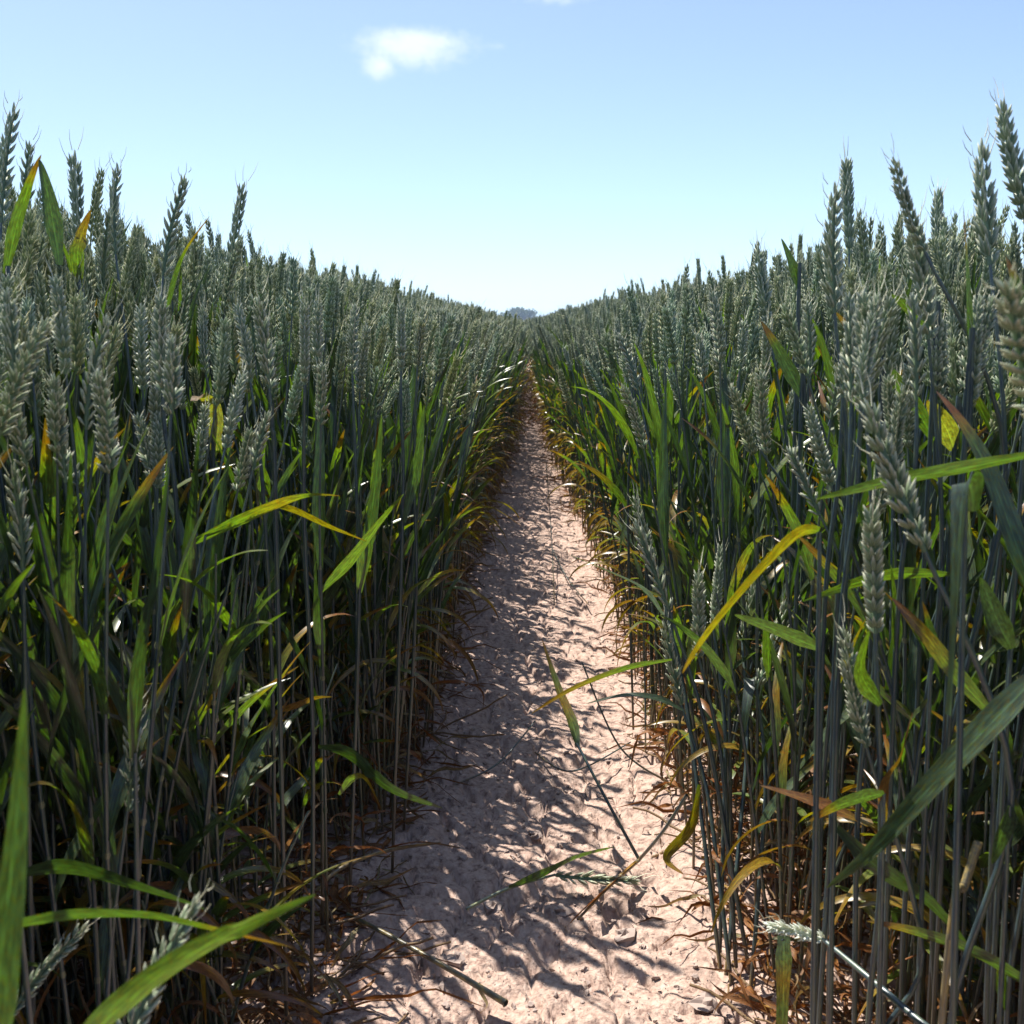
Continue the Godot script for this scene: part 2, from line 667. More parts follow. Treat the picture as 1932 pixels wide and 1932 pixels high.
func make_leaf(length: float, width: float, a0: float, a1: float, power: float, kind: String, twist: float, kink := 0.0, curl := 0.0) -> Bag:
	# from the origin, rising at a0 from the vertical towards +X and bending to a1 at its tip
	var pts := []
	var p := Vector3.ZERO
	for k in 12:
		pts.append(p)
		var f := k / 11.0
		var a := lerpf(a0, a1, pow(f, power))
		if kink > 0.0 and f > kink:
			a += 1.5
		p += Vector3(sin(a), cos(a), curl * sin(f * 7.0)).normalized() * length / 11.0
	var b := Bag.new()
	ribbon(b, pts, width, Vector3(0, 0, 1), twist, look(kind), 18, 0.2, 0.0, 0.15 if curl == 0.0 else 0.6)
	return b


func build_library() -> void:
	make_spikelet()
	for s in 6:
		ears.append(make_ear(s))
	for s in 8:
		stems.append(make_stem(s))
	rng.seed = 77
	var sets := {
		"flag": [
			[0.20, 0.0150, 0.12, 0.40, 1.5, "green", 0.3], [0.17, 0.0165, 0.30, 0.9, 1.6, "tipped", -0.6], [0.22, 0.0145, 0.15, 0.6, 2.0, "green", 0.9],
			[0.16, 0.0155, 0.30, 0.7, 1.2, "tipped", 1.4], [0.19, 0.0160, 0.4, 1.5, 1.8, "lime", 0.4], [0.21, 0.0140, 0.1, 0.3, 1.0, "deep", -1.0], [0.18, 0.0150, 0.25, 0.8, 2.2, "green", 2.0],
		],
		"upper": [
			[0.20, 0.0145, 0.20, 0.8, 1.8, "green", 0.6], [0.18, 0.0140, 0.30, 1.6, 2.4, "streak", -0.8], [0.22, 0.0130, 0.15, 0.5, 1.8, "deep", 1.2],
			[0.17, 0.0145, 0.35, 0.8, 1.3, "tipped", -1.5], [0.18, 0.0135, 0.3, 2.6, 2.2, "yellow", 0.3], [0.18, 0.0150, 0.15, 0.5, 1.6, "deep", 1.8], [0.16, 0.0140, 0.4, 1.1, 1.2, "tipped", 1.2],
			[0.20, 0.0130, 0.2, 0.7, 1.4, "deep", -2.0],
		],
		"lower": [
			[0.15, 0.0110, 0.4, 3.0, 0.7, "yellow", 1.0], [0.13, 0.0105, 0.6, 3.1, 0.6, "orange", 2.0], [0.16, 0.0120, 0.3, 2.9, 0.9, "gold", -1.2], [0.15, 0.0110, 0.3, 1.2, 1.4, "tipped", 0.8],
		],
		"dead": [
			[0.11, 0.0085, 0.6, 3.2, 0.6, "brown", 3.5], [0.17, 0.0080, 0.4, 3.6, 1.3, "brown", -5.0], [0.13, 0.0090, 1.0, 4.4, 1.1, "pale", 4.0], [0.12, 0.0075, 0.5, 3.0, 0.6, "orange", 6.0],
			[0.12, 0.0070, 0.3, 4.8, 1.6, "brown", 7.0], [0.14, 0.0060, 0.2, 2.2, 2.5, "straw", -3.0], [0.10, 0.0080, 1.2, 4.0, 0.7, "brown", 5.0],
		],
	}
	for key in sets:
		leaves[key] = []
		for q in sets[key]:
			var l := make_leaf(q[0] * 0.9, q[1] * 0.84, q[2], q[3], q[4], q[5], q[6], 0.0, 0.6 if key == "dead" else 0.0)
			leaves[key].append({"bag": l, "mesh": l.mesh(), "kind": q[5], "droop": q[3]})


func random_plan(leafiness := 1.0) -> Dictionary:
	# which parts a stalk is put together from, and how they are turned
	var s := rng.randi() % stems.size()
	var plan := {"stem": s, "ear": rng.randi() % ears.size(), "ear_turn": rng.randf() * TAU, "leaves": []}
	var sets := ["dead", "lower", "upper", "flag", "upper"]
	var odds := [0.6, 0.75, 0.95, 0.95, 0.75]
	var turn := rng.randf() * TAU
	for k in 5:
		turn += PI + rng.randf_range(-0.6, 0.6)
		if rng.randf() < odds[k] * leafiness:
			plan.leaves.append([sets[k], rng.randi() % leaves[sets[k]].size(), k, turn, rng.randf_range(0.85, 1.12)])
	return plan


func leaf_place(st: Dictionary, l: Array) -> Transform3D:
	var p: Vector3 = st.spots[l[2]]
	return Transform3D(Basis(Vector3.UP, l[3]) * Basis.from_scale(Vector3.ONE * l[4]), p)


func ear_place(st: Dictionary, plan: Dictionary) -> Transform3D:
	var t: Transform3D = st.tip
	return t * Transform3D(Basis(Vector3.UP, plan.ear_turn), Vector3.ZERO)


func joined_plant(plan: Dictionary, with_ear := true) -> ArrayMesh:
	var st: Dictionary = stems[plan.stem]
	var m := ArrayMesh.new()
	m.add_surface_from_arrays(Mesh.PRIMITIVE_TRIANGLES, (st.bag as Bag).arrays())
	m.surface_set_material(0, M.stem)
	if with_ear:
		var e := Bag.new()
		e.add(ears[plan.ear].bag, ear_place(st, plan))
		m.add_surface_from_arrays(Mesh.PRIMITIVE_TRIANGLES, e.arrays())
		m.surface_set_material(1, M.ear)
	var l := Bag.new()
	for q in plan.leaves:
		l.add(leaves[q[0]][q[1]].bag, leaf_place(st, q))
	if l.v.size():
		m.add_surface_from_arrays(Mesh.PRIMITIVE_TRIANGLES, l.arrays())
		m.surface_set_material(m.get_surface_count() - 1, M.leaf)
	return m


func leaf_name(kind: String) -> String:
	return "dead_leaf" if kind == "dead" else "flag_leaf" if kind == "flag" else "leaf"


func put_stalk(plan: Dictionary, t: Transform3D, spikelets: bool) -> Node3D:
	var o := base("wheat_stalk", t.origin)
	o.transform = t
	var st: Dictionary = stems[plan.stem]
	part(o, "stem", st.mesh, M.stem)
	var e: Dictionary = ears[plan.ear]
	if spikelets:
		var ep := part(o, "ear", e.core, M.ear, ear_place(st, plan))
		for q in e.places:
			part(ep, "spikelet", spikelet_mesh, M.ear, q)
	else:
		part(o, "ear", e.mesh, M["ear_%d" % (rng.randi() % 3)], ear_place(st, plan))
	for q in plan.leaves:
		part(o, leaf_name(q[0]), leaves[q[0]][q[1]].mesh, M.dry if q[0] == "dead" else M.leaf, leaf_place(st, q))
	return o


# ------------------------------------------------------------------ the crop
func row_start(side: int, z: float) -> float:
	if side < 0:
		return -0.17 - 0.05 * smoothstep(-1.5, -0.9, z) if z < -0.72 else -0.30
	return 0.225 if z < -0.55 else 0.42


func closing(sg: int, z: float) -> float:
	# how far the rows have grown in over the path, farther ahead
	return -sg * (0.09 if sg < 0 else 0.07) * smoothstep(-1.6, -5.5, z)


func crop_transform(x: float, z: float, hscale: float, lean_x: float) -> Transform3D:
	var bs := Basis(Vector3(0, 0, 1), -lean_x) * Basis(Vector3(1, 0, 0), rng.randf_range(-0.07, 0.07)) * Basis(Vector3.UP, rng.randf() * TAU)
	return Transform3D(bs * Basis.from_scale(Vector3(1.0, hscale, 1.0)), Vector3(x, land(x, z) - 0.006, z))


func shades_hero(x: float, z: float) -> bool:
	# stalks that would stand between the sun and the few things that the photograph shows in full light
	for g in sun_gaps:
		for k in 8:
			var p: Vector3 = g + sun_dir * (0.06 + 0.10 * k)
			if p.y < 0.74 and Vector2(p.x - x, p.z - z).length() < (0.16 if g == sun_gaps[0] or g == sun_gaps[1] else 0.095):
				return true
	for g in thin_gaps:
		for k in 10:
			var p: Vector3 = g + sun_dir * (0.05 + 0.07 * k)
			if p.y < 0.72 and Vector2(p.x - x, p.z - z).length() < 0.042:
				return true
	return false


func tallness(x: float) -> float:
	# plants that border the bare wheeling stay shorter than the ones behind them
	return lerpf(0.855, 1.035, smoothstep(0.15, 0.55, absf(x))) + clampf(rng.randfn(0.0, 0.035), -0.10, 0.05)


func in_frame(p: Vector3) -> Vector3:
	# photo pixel and depth of a point
	var q := cam_basis.inverse() * (p - EYE)
	var k := tan(deg_to_rad(FOV / 2.0)) / 966.0
	var d := -q.z
	if d <= 0.01:
		return Vector3(-9999, -9999, d)
	return Vector3(966.0 + q.x / d / k, 966.0 - q.y / d / k, d)


func build_crop() -> void:
	sun_gaps = [P(1500, 1750, 0.69), P(1600, 1810, 0.67), P(1700, 1890, 0.64), P(390, 770, 0.98), P(1640, 1080, 0.6), P(1480, 1040, 0.56)]
	thin_gaps = [P(25, 1600, 0.3), P(15, 1850, 0.3), P(130, 1735, 0.42), P(280, 1735, 0.42), P(420, 1760, 0.42), P(330, 1820, 0.355), P(500, 1730, 0.375), P(540, 950, 0.74), P(620, 995, 0.79), P(700, 950, 1.0), P(700, 1010, 0.96), P(1640, 665, 0.85), P(1720, 1530, 0.51), P(1850, 1390, 0.48), P(1690, 900, 0.57), P(1800, 780, 0.57), P(1590, 1110, 0.7), P(314, 890, 0.85), P(1740, 1200, 0.6), P(1700, 1335, 0.61)]
	rng.seed = 4242
	var near_spots := []
	var far_spots := [[], []]
	var tiller_spots := [[], []]
	for side in 2:
		var sg := -1 if side == 0 else 1
		for r in 16:
			var z := 1.6
			while z > -13.0:
				z -= rng.randf_range(0.018, 0.054) if sg > 0 else rng.randf_range(0.009, 0.027 if z > -2.6 else 0.036)
				var x0 := (row_start(-1, -5.0) if sg < 0 else row_start(1, -5.0)) + sg * r * 0.10
				var n := 1 + rng.randi() % 4
				for k in n:
					var zz := z + rng.randf_range(-0.03, 0.03)
					var x := x0 + rng.randf_range(-0.028, 0.028) + closing(sg, zz)
					if sg * x < sg * (row_start(sg, zz) + closing(sg, zz)) - 0.03:
						continue
					var lean := rng.randf_range(-0.09, 0.09) + (k - 1.0) * 0.03
					if r == 0:
						lean = lean * 0.9 - sg * 0.03
					var hs := tallness(x) - 0.06 * (1.0 - smoothstep(0.75, 1.15, -zz))
					var t := crop_transform(x, zz, hs, lean)
					var mid := in_frame(Vector3(x, 0.45, zz))
					var top := in_frame(t * Vector3(0, 0.7, 0))
					if shades_hero(x, zz):
						continue
					# keep the lens clear
					if mid.z > 0.0 and mid.z < (0.62 if sg > 0 else 0.53) and mid.x > -700.0 and mid.x < 2300.0:
						continue
					if r < 5 and mid.x > -80.0 and mid.x < 2010.0 and zz < 0.0:
						near_spots.append([mid.z + r * 0.28, t, sg, r, mid.z])
					else:
						far_spots[side].append(t)
	near_spots.sort_custom(func(a, b): return a[0] < b[0])
	var many := 236
	for k in near_spots.size():
		var q: Array = near_spots[k]
		if k < many:
			name_stalk(q, k)
			if k == many - 1:
				tell_apart()
		else:
			far_spots[0 if q[2] < 0 else 1].append(q[1])
	# the rest of the field thins out away from the path
	for side in 2:
		var sg := -1 if side == 0 else 1
		var x_in := 0.07 if sg < 0 else 0.145
		for k in 20000:   # along the path, to where the two sides meet the sky
			var z := -12.5 - 50.0 * pow(rng.randf(), 1.25)
			var x := lerpf(x_in, 0.10, smoothstep(-14.0, -40.0, z)) + 2.6 * pow(rng.randf(), 1.1)
			far_spots[side].append(crop_transform(sg * x, z, tallness(x), rng.randf_range(-0.1, 0.1)))
		for k in 9000:   # beside the camera and out over the field
			var z := 1.5 - 40.0 * pow(rng.randf(), 1.2)
			var x := 1.75 + 9.0 * pow(rng.randf(), 1.2)
			far_spots[side].append(crop_transform(sg * x, z, tallness(x), rng.randf_range(-0.1, 0.1)))
		for k in 9000:
			var z := -55.0 - 110.0 * rng.randf()
			var x := 0.11 + 6.0 * rng.randf()
			far_spots[side].append(crop_transform(sg * x, z, tallness(x), rng.randf_range(-0.1, 0.1)))
	# short late tillers that fill the foot of both banks
	for k in 4200:
		var sg := -1 if k < 2700 else 1
		var z := -0.72 - 4.5 * pow(rng.randf(), 1.5)
		var x := row_start(sg, z) + closing(sg, z) + sg * (0.01 + 0.9 * pow(rng.randf(), 1.3))
		var t := crop_transform(x, z, rng.randf_range(0.34, 0.78), rng.randf_range(-0.16, 0.16))
		var mid := in_frame(Vector3(x, 0.3, z))
		if shades_hero(x, z) or mid.z < 0.62:
			continue
		tiller_spots[0 if sg < 0 else 1].append(t)
	var kinds := 14
	var meshes := []
	for k in kinds:
		meshes.append(joined_plant(random_plan()))
	for k in 5:
		meshes.append(joined_plant(random_plan(1.2), false))
	for side in 2:
		var crop := base("wheat_crop", Vector3.ZERO)
		tag(crop, "dense green wheat standing %s of the bare soil path, reaching the horizon" % ["left", "right"][side], "wheat crop", "the standing wheat on both sides of the path", "stuff")
		var lots := []
		for k in kinds + 5:
			lots.append([])
		for t in tiller_spots[side]:
			lots[kinds + rng.randi() % 5].append(t)
		for t in far_spots[side]:
			lots[rng.randi() % kinds].append(t)
		for k in kinds + 5:
			var mm := MultiMesh.new()
			mm.transform_format = MultiMesh.TRANSFORM_3D
			mm.use_colors = true
			mm.mesh = meshes[k]
			mm.instance_count = lots[k].size()
			for q in lots[k].size():
				mm.set_instance_transform(q, lots[k][q])
				var w := rng.randf()
				mm.set_instance_color(q, Color(lerpf(0.92, 1.07, w), lerpf(0.96, 1.03, w), lerpf(0.98, 0.84, w)) * rng.randf_range(0.86, 1.08))
			var o := MultiMeshInstance3D.new()
			o.name = "stalks" if k == 0 else "stalks_%03d" % k
			o.multimesh = mm
			tag(o, "", "", "", "stuff")
			crop.add_child(o, true)


func name_stalk(q: Array, k: int) -> void:
	var plan := random_plan()
	var o := put_stalk(plan, q[1], k < 44)
	var sg: int = q[2]
	var flag := "no"
	for l in plan.leaves:
		if l[0] == "flag":
			flag = {"green": "green", "tipped": "orange-tipped", "lime": "lime", "deep": "dark"}[leaves.flag[l[1]].kind]
	var st: Dictionary = stems[plan.stem]
	var lean: Vector3 = (q[1] as Transform3D).basis * (st.tip as Transform3D).basis.y
	var how := "upright" if absf(lean.x) < 0.10 else "inward-leaning" if lean.x * sg < 0.0 else "outward-leaning"
	var shape: String = ["short", "straight", "gently curved", "slender", "long bowed", "stubby"][plan.ear]
	var place: String = ["front row", "second row", "third row", "fourth row", "fifth row"][mini(q[3], 4)]
	var dist := "close" if q[4] < 1.1 else "near" if q[4] < 1.6 else "farther"
	var label := "%s stalk, %s ear, %s top leaf, %s %s bank, %s" % [how, shape, flag, place, "left" if sg < 0 else "right", dist]
	tag(o, label, "wheat stalk", "wheat stalks standing along the path")
	crowd.append([in_frame((q[1] as Transform3D) * (st.tip as Transform3D).origin).x, o])


func tell_apart() -> void:
	# stalks that look alike are told apart by their order from left to right
	var alike := {}
	for q in crowd:
		var l: String = q[1].get_meta("label")
		if not alike.has(l):
			alike[l] = []
		alike[l].append(q)
	for l in alike:
		var n: int = alike[l].size()
		if n == 1:
			continue
		alike[l].sort_custom(func(a, b): return a[0] < b[0])
		var count: String = ["two", "three", "four", "five", "six", "seven", "eight"][mini(n - 2, 6)]
		var rank := ["first", "second", "third", "fourth", "fifth", "sixth", "seventh", "eighth"]
		for k in n:
			var how := "leftmost of %s" % count if k == 0 else "rightmost of %s" % count if k == n - 1 else "%s from left" % rank[mini(k, 7)]
			alike[l][k][1].set_meta("label", "%s, %s" % [l, how])


# ------------------------------------------------------------------ single stalks that the photograph shows large
func lay_leaf(o: Node3D, called: String, pts: Array, width: float, kind: String, roll := 0.0, twist := 0.0, blunt := 0.0, mat := "leaf", label := "") -> void:
	var local := []
	for p in pts:
		local.append(p - o.position)
	var mid: Vector3 = pts[pts.size() / 2]
	var dir: Vector3 = (pts[1] - pts[0]).normalized()
	var view := (EYE - mid).normalized()
	if roll > 5.0:
		# a blade that hangs between the sun and the path: turn it so that the light comes through
		var best := -1.0
		for k in 25:
			var r := -0.96 + 0.08 * k
			var nn := dir.cross(dir.cross(view).normalized().rotated(dir, r)).normalized()
			if nn.dot(view) < 0.0:
				nn = -nn
			var score := maxf(-nn.dot(sun_dir), 0.0) * (0.35 + 0.65 * nn.dot(view))
			if score > best:
				best = score
				roll = r
	var side := dir.cross(view).normalized().rotated(dir, roll)
	var b := Bag.new()
	ribbon(b, local, width, side, twist, look(kind), 26, 0.16, blunt, 0.06)
	var m := part(o, called, b.mesh(), M[mat])
	if label:
		m.set_meta("label", label)


func lay_stem(o: Node3D, pts: Array, radii: Array, stops := []) -> void:
	var local := []
	for p in pts:
		local.append(p - o.position)
	var b := Bag.new()
	tube(b, local, radii, stops if stops.size() else [[0.0, BROWN], [0.15, STEM_MID], [0.7, STEM_MID], [1.0, STEM_TOP]], 8, 18)
	part(o, "stem", b.mesh(), M.stem)


func lay_ear(o: Node3D, foot: Vector3, tip: Vector3, which: int, roll := 0.6, mat := "ear") -> void:
	var e: Dictionary = ears[which]
	var d := tip - foot
	var k: float = d.length() / e.length
	var y := d.normalized()
	var x := (Vector3.RIGHT - y * y.x).normalized()
	var bs := Basis(x, y, x.cross(y)).rotated(y, roll)
	var ep := part(o, "ear", e.core, M[mat], Transform3D(bs * Basis.from_scale(Vector3(clampf(k, 0.85, 1.3), k, clampf(k, 0.85, 1.3))), foot - o.position))
	for q in e.places:
		part(ep, "spikelet", spikelet_mesh, M[mat], q)


func hero(label: String, stem: Array, ear := [], leaf_list := [], radius := 0.0019, grp := "wheat stalks standing along the path") -> Node3D:
	# stem: world points, foot first; ear: [foot, tip, which, roll]; leaf: [points, width, look, roll, twist, blunt]
	var o := base("wheat_stalk", flat(stem[0]))
	if ear.is_empty() and stem[stem.size() - 1].y > 0.2:
		var top: Vector3 = stem[stem.size() - 1]
		var far: float = in_frame(top).z
		if far > 0.6:
			var up := Vector3(rng.randf_range(-0.1, 0.1), 1.0, rng.randf_range(-0.1, 0.1)).normalized()
			top.y = minf(top.y, 0.53)
			stem[stem.size() - 1] = top
			var foot: Vector3 = top + up * clampf(0.56 - top.y, 0.02, 0.3)
			stem.append(foot)
			ear = [foot, foot + up * 0.062, rng.randi() % 5, rng.randf() * 3.0]
		elif stem.size() > 2:
			stem.pop_back()
	lay_stem(o, stem, [radius * 0.95, radius, radius * 0.95, radius * 0.88, radius * 0.55])
	if ear.size():
		lay_ear(o, ear[0], ear[1], ear[2], ear[3], ear[4] if ear.size() > 4 else "ear")
	for l in leaf_list:
		lay_leaf(o, "leaf", l[0], l[1], l[2], l[3] if l.size() > 3 else 0.0, l[4] if l.size() > 4 else 0.0, l[5] if l.size() > 5 else 0.0)
	return tag(o, label, "wheat stalk", grp)


func pp(list: Array) -> Array:
	# flat list of px, py, depth triples -> points
	var r := []
	for k in list.size() / 3:
		r.append(P(list[k * 3], list[k * 3 + 1], list[k * 3 + 2]))
	return r


func grow(p: Vector3, dx := 0.0, dz := 0.0) -> Vector3:
	# a foot on the ground under a point
	return Vector3(p.x + dx, 0.0, p.z + dz)


func simple(label: String, foot_dx: float, through: Array, ear_i: int, roll: float, leaf_list := [], radius := 0.0019) -> void:
	# through: px, py, depth triples from the ear's foot (first) to its tip (last)
	var q := pp(through)
	var f: Vector3 = q[0]
	var tip: Vector3 = q[q.size() - 1]
	var g := grow(f, foot_dx)
	var d := (tip - f).normalized()
	hero(label, [g, g.lerp(f, 0.4), f - d * 0.12 + (g - f) * 0.06, f], [f, tip, ear_i, roll], leaf_list, radius)


func build_heroes() -> void:
	rng.seed = 99
	# ---- right bank, ears against the sky and in front of the crop
	simple("wheat stalk with a fat pale ear tilting left above the long level leaf", 0.06, [1745, 1040, 0.56, 1632, 790, 0.55], 1, 0.4, [], 0.0022)
	simple("wheat stalk whose upright pale ear stands alone before the dark stems", 0.02, [1652, 1195, 0.60, 1645, 975, 0.59], 3, 1.2, [[pp([1662, 1330, 0.60, 1625, 1270, 0.59, 1640, 1190, 0.58]), 0.011, "lime", 0.3]], 0.0021)
	simple("short wheat stalk with a drooping white-bristled ear low in the stems", 0.03, [1635, 1410, 0.62, 1572, 1212, 0.61], 4, 0.5)
	simple("wheat stalk with a fat sunlit ear cut by the right frame edge", 0.12, [1968, 800, 0.42, 1884, 588, 0.37], 2, 0.9, [], 0.0022)
	simple("tallest wheat stalk at the right frame edge, ear leaning left into the sky", 0.05, [1938, 425, 0.70, 1885, 213, 0.70], 1, 0.5)
	simple("wheat stalk with a dark ear tilted sharply left against the sky", 0.06, [1745, 475, 0.66, 1668, 322, 0.65], 4, 0.3)
	simple("wheat stalk with a narrow straight ear poking highest beside the tilted one", 0.01, [1602, 480, 1.05, 1597, 318, 1.05], 0, 1.5)
	simple("wheat stalk with a broad feathery ear below the narrow skyline ear", 0.02, [1575, 590, 0.76, 1553, 368, 0.75], 2, 0.1)
	simple("wheat stalk with a broad ear left of the tallest one on the right", 0.03, [1868, 500, 0.70, 1848, 295, 0.70], 5, 0.2)
	simple("wheat stalk with a small ear showing between the tilted ear and the right edge", 0.0, [1770, 500, 1.10, 1768, 372, 1.1], 5, 0.8)
	simple("wheat stalk with a pale ear standing just right of the two tilted ears", 0.02, [1752, 640, 0.68, 1735, 440, 0.67], 3, 0.3)
	simple("wheat stalk with an ear leaning left beneath the skyline on the right", 0.03, [1450, 620, 1.1, 1425, 480, 1.1], 1, 0.5)
	simple("wheat stalk with a plump ear leaning left halfway down the right bank", 0.04, [1435, 850, 1.0, 1345, 715, 1.0], 4, 0.4)
	# ---- right bank, leaves that cross the stems
	var a := P(1765, 835, 0.88)
	hero("wheat stalk whose broad lime leaf rises to an orange tip", [grow(a, 0.03), a, a + Vector3(0.01, 0.16, 0)], [], [[pp([1765, 835, 0.88, 1715, 755, 0.86, 1640, 665, 0.85, 1576, 588, 0.84]), 0.0165, "tipped", 9.0]])
	a = P(1990, 850, 0.54)
	hero("wheat stalk at the frame edge with a long level leaf pointing left", [grow(a, 0.02), a, a + Vector3(0.0, 0.15, 0)], [], [[pp([1990, 850, 0.54, 1830, 882, 0.55, 1700, 905, 0.57, 1610, 925, 0.585, 1540, 942, 0.60]), 0.0105, "green", 9.0, 0.5]])
	a = P(1547, 1004, 0.57)
	hero("wheat stalk with a yellow leaf bent over and hanging towards the path", [grow(a, 0.02), a, a + Vector3(0.005, 0.14, 0)], [], [[pp([1545, 1002, 0.57, 1512, 1008, 0.56, 1455, 1060, 0.55, 1375, 1150, 0.54, 1320, 1220, 0.55, 1288, 1270, 0.56]), 0.0140, "gold", 9.0, 0.3]])
	a = P(2010, 1225, 0.47)
	hero("wheat stalk off the right edge with a long dark pale-edged leaf reaching down left", [grow(a, 0.02), a, a + Vector3(0.0, 0.2, 0)], [], [[pp([2010, 1225, 0.47, 1900, 1335, 0.48, 1770, 1470, 0.50, 1650, 1600, 0.53, 1560, 1675, 0.56]), 0.0150, "green", 0.5, -0.3]])
	a = P(1975, 1180, 0.55)
	hero("wheat stalk with a heavy dark leaf hanging from an orange tip by the right edge", [grow(a, 0.02), a, a + Vector3(0.0, 0.2, 0)], [], [[pp([1975, 1180, 0.55, 1925, 1050, 0.55, 1870, 900, 0.56, 1815, 800, 0.57, 1766, 738, 0.58]), 0.0135, "tipped", 0.3, 0.5]])
	a = P(1985, 1890, 0.60)
	hero("wheat stalk low in the right corner with a level leaf ending in yellow", [grow(a, 0.02), a, a + Vector3(0.0, 0.25, 0)], [], [[pp([1985, 1890, 0.60, 1850, 1805, 0.61, 1730, 1760, 0.63, 1635, 1738, 0.64]), 0.0125, "tipped", 9.0, 0.2]])
	a = P(1800, 1085, 0.70)
	hero("wheat stalk with a leaf half white with sun and half lime pointing left", [grow(a, 0.01), a, a + Vector3(0.0, 0.16, 0)], [], [[pp([1800, 1085, 0.70, 1690, 1085, 0.70, 1600, 1105, 0.70, 1515, 1135, 0.70]), 0.0110, "lime", 9.0, 0.8]])
	a = P(1822, 930, 0.46)
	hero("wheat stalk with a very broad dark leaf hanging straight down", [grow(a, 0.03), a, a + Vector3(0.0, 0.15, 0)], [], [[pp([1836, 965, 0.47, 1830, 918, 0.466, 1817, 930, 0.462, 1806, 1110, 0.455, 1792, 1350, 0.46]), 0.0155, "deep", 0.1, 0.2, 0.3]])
	a = P(1880, 1360, 0.60)
	hero("wheat stalk with a leaf turning rust orange along its upper half", [grow(a, 0.02), a, a + Vector3(0.0, 0.2, 0)], [], [[pp([1880, 1360, 0.60, 1800, 1270, 0.60, 1740, 1190, 0.60, 1683, 1128, 0.61]), 0.0120, "yellow", 9.0, 0.6]])
	a = P(1660, 1545, 0.62)
	hero("wheat stalk with a small curled orange leaf pointing up", [grow(a, 0.02), a, a + Vector3(0.005, 0.18, 0)], [], [[pp([1668, 1560, 0.62, 1672, 1480, 0.61, 1700, 1430, 0.61, 1722, 1345, 0.61]), 0.0090, "orange", 0.3, 1.6]])
	a = P(1478, 1770, 0.78)
	hero("stalk stump with a green leaf edged orange hanging below the white ear", [grow(a, 0.01), a - Vector3(0, 0.02, 0), a], [], [[pp([1480, 1765, 0.78, 1479, 1850, 0.77, 1476, 1990, 0.76]), 0.0140, "streak", 0.2, 0.3, 0.7]])
	a = P(1560, 1690, 0.70)
	hero("wheat stalk with a green leaf arching right near the foot of the right bank", [grow(a, 0.0), a, a + Vector3(0.0, 0.2, 0)], [], [[pp([1580, 1560, 0.66, 1660, 1640, 0.65, 1750, 1700, 0.65, 1830, 1790, 0.66]), 0.0140, "deep", 0.3, 0.4]])
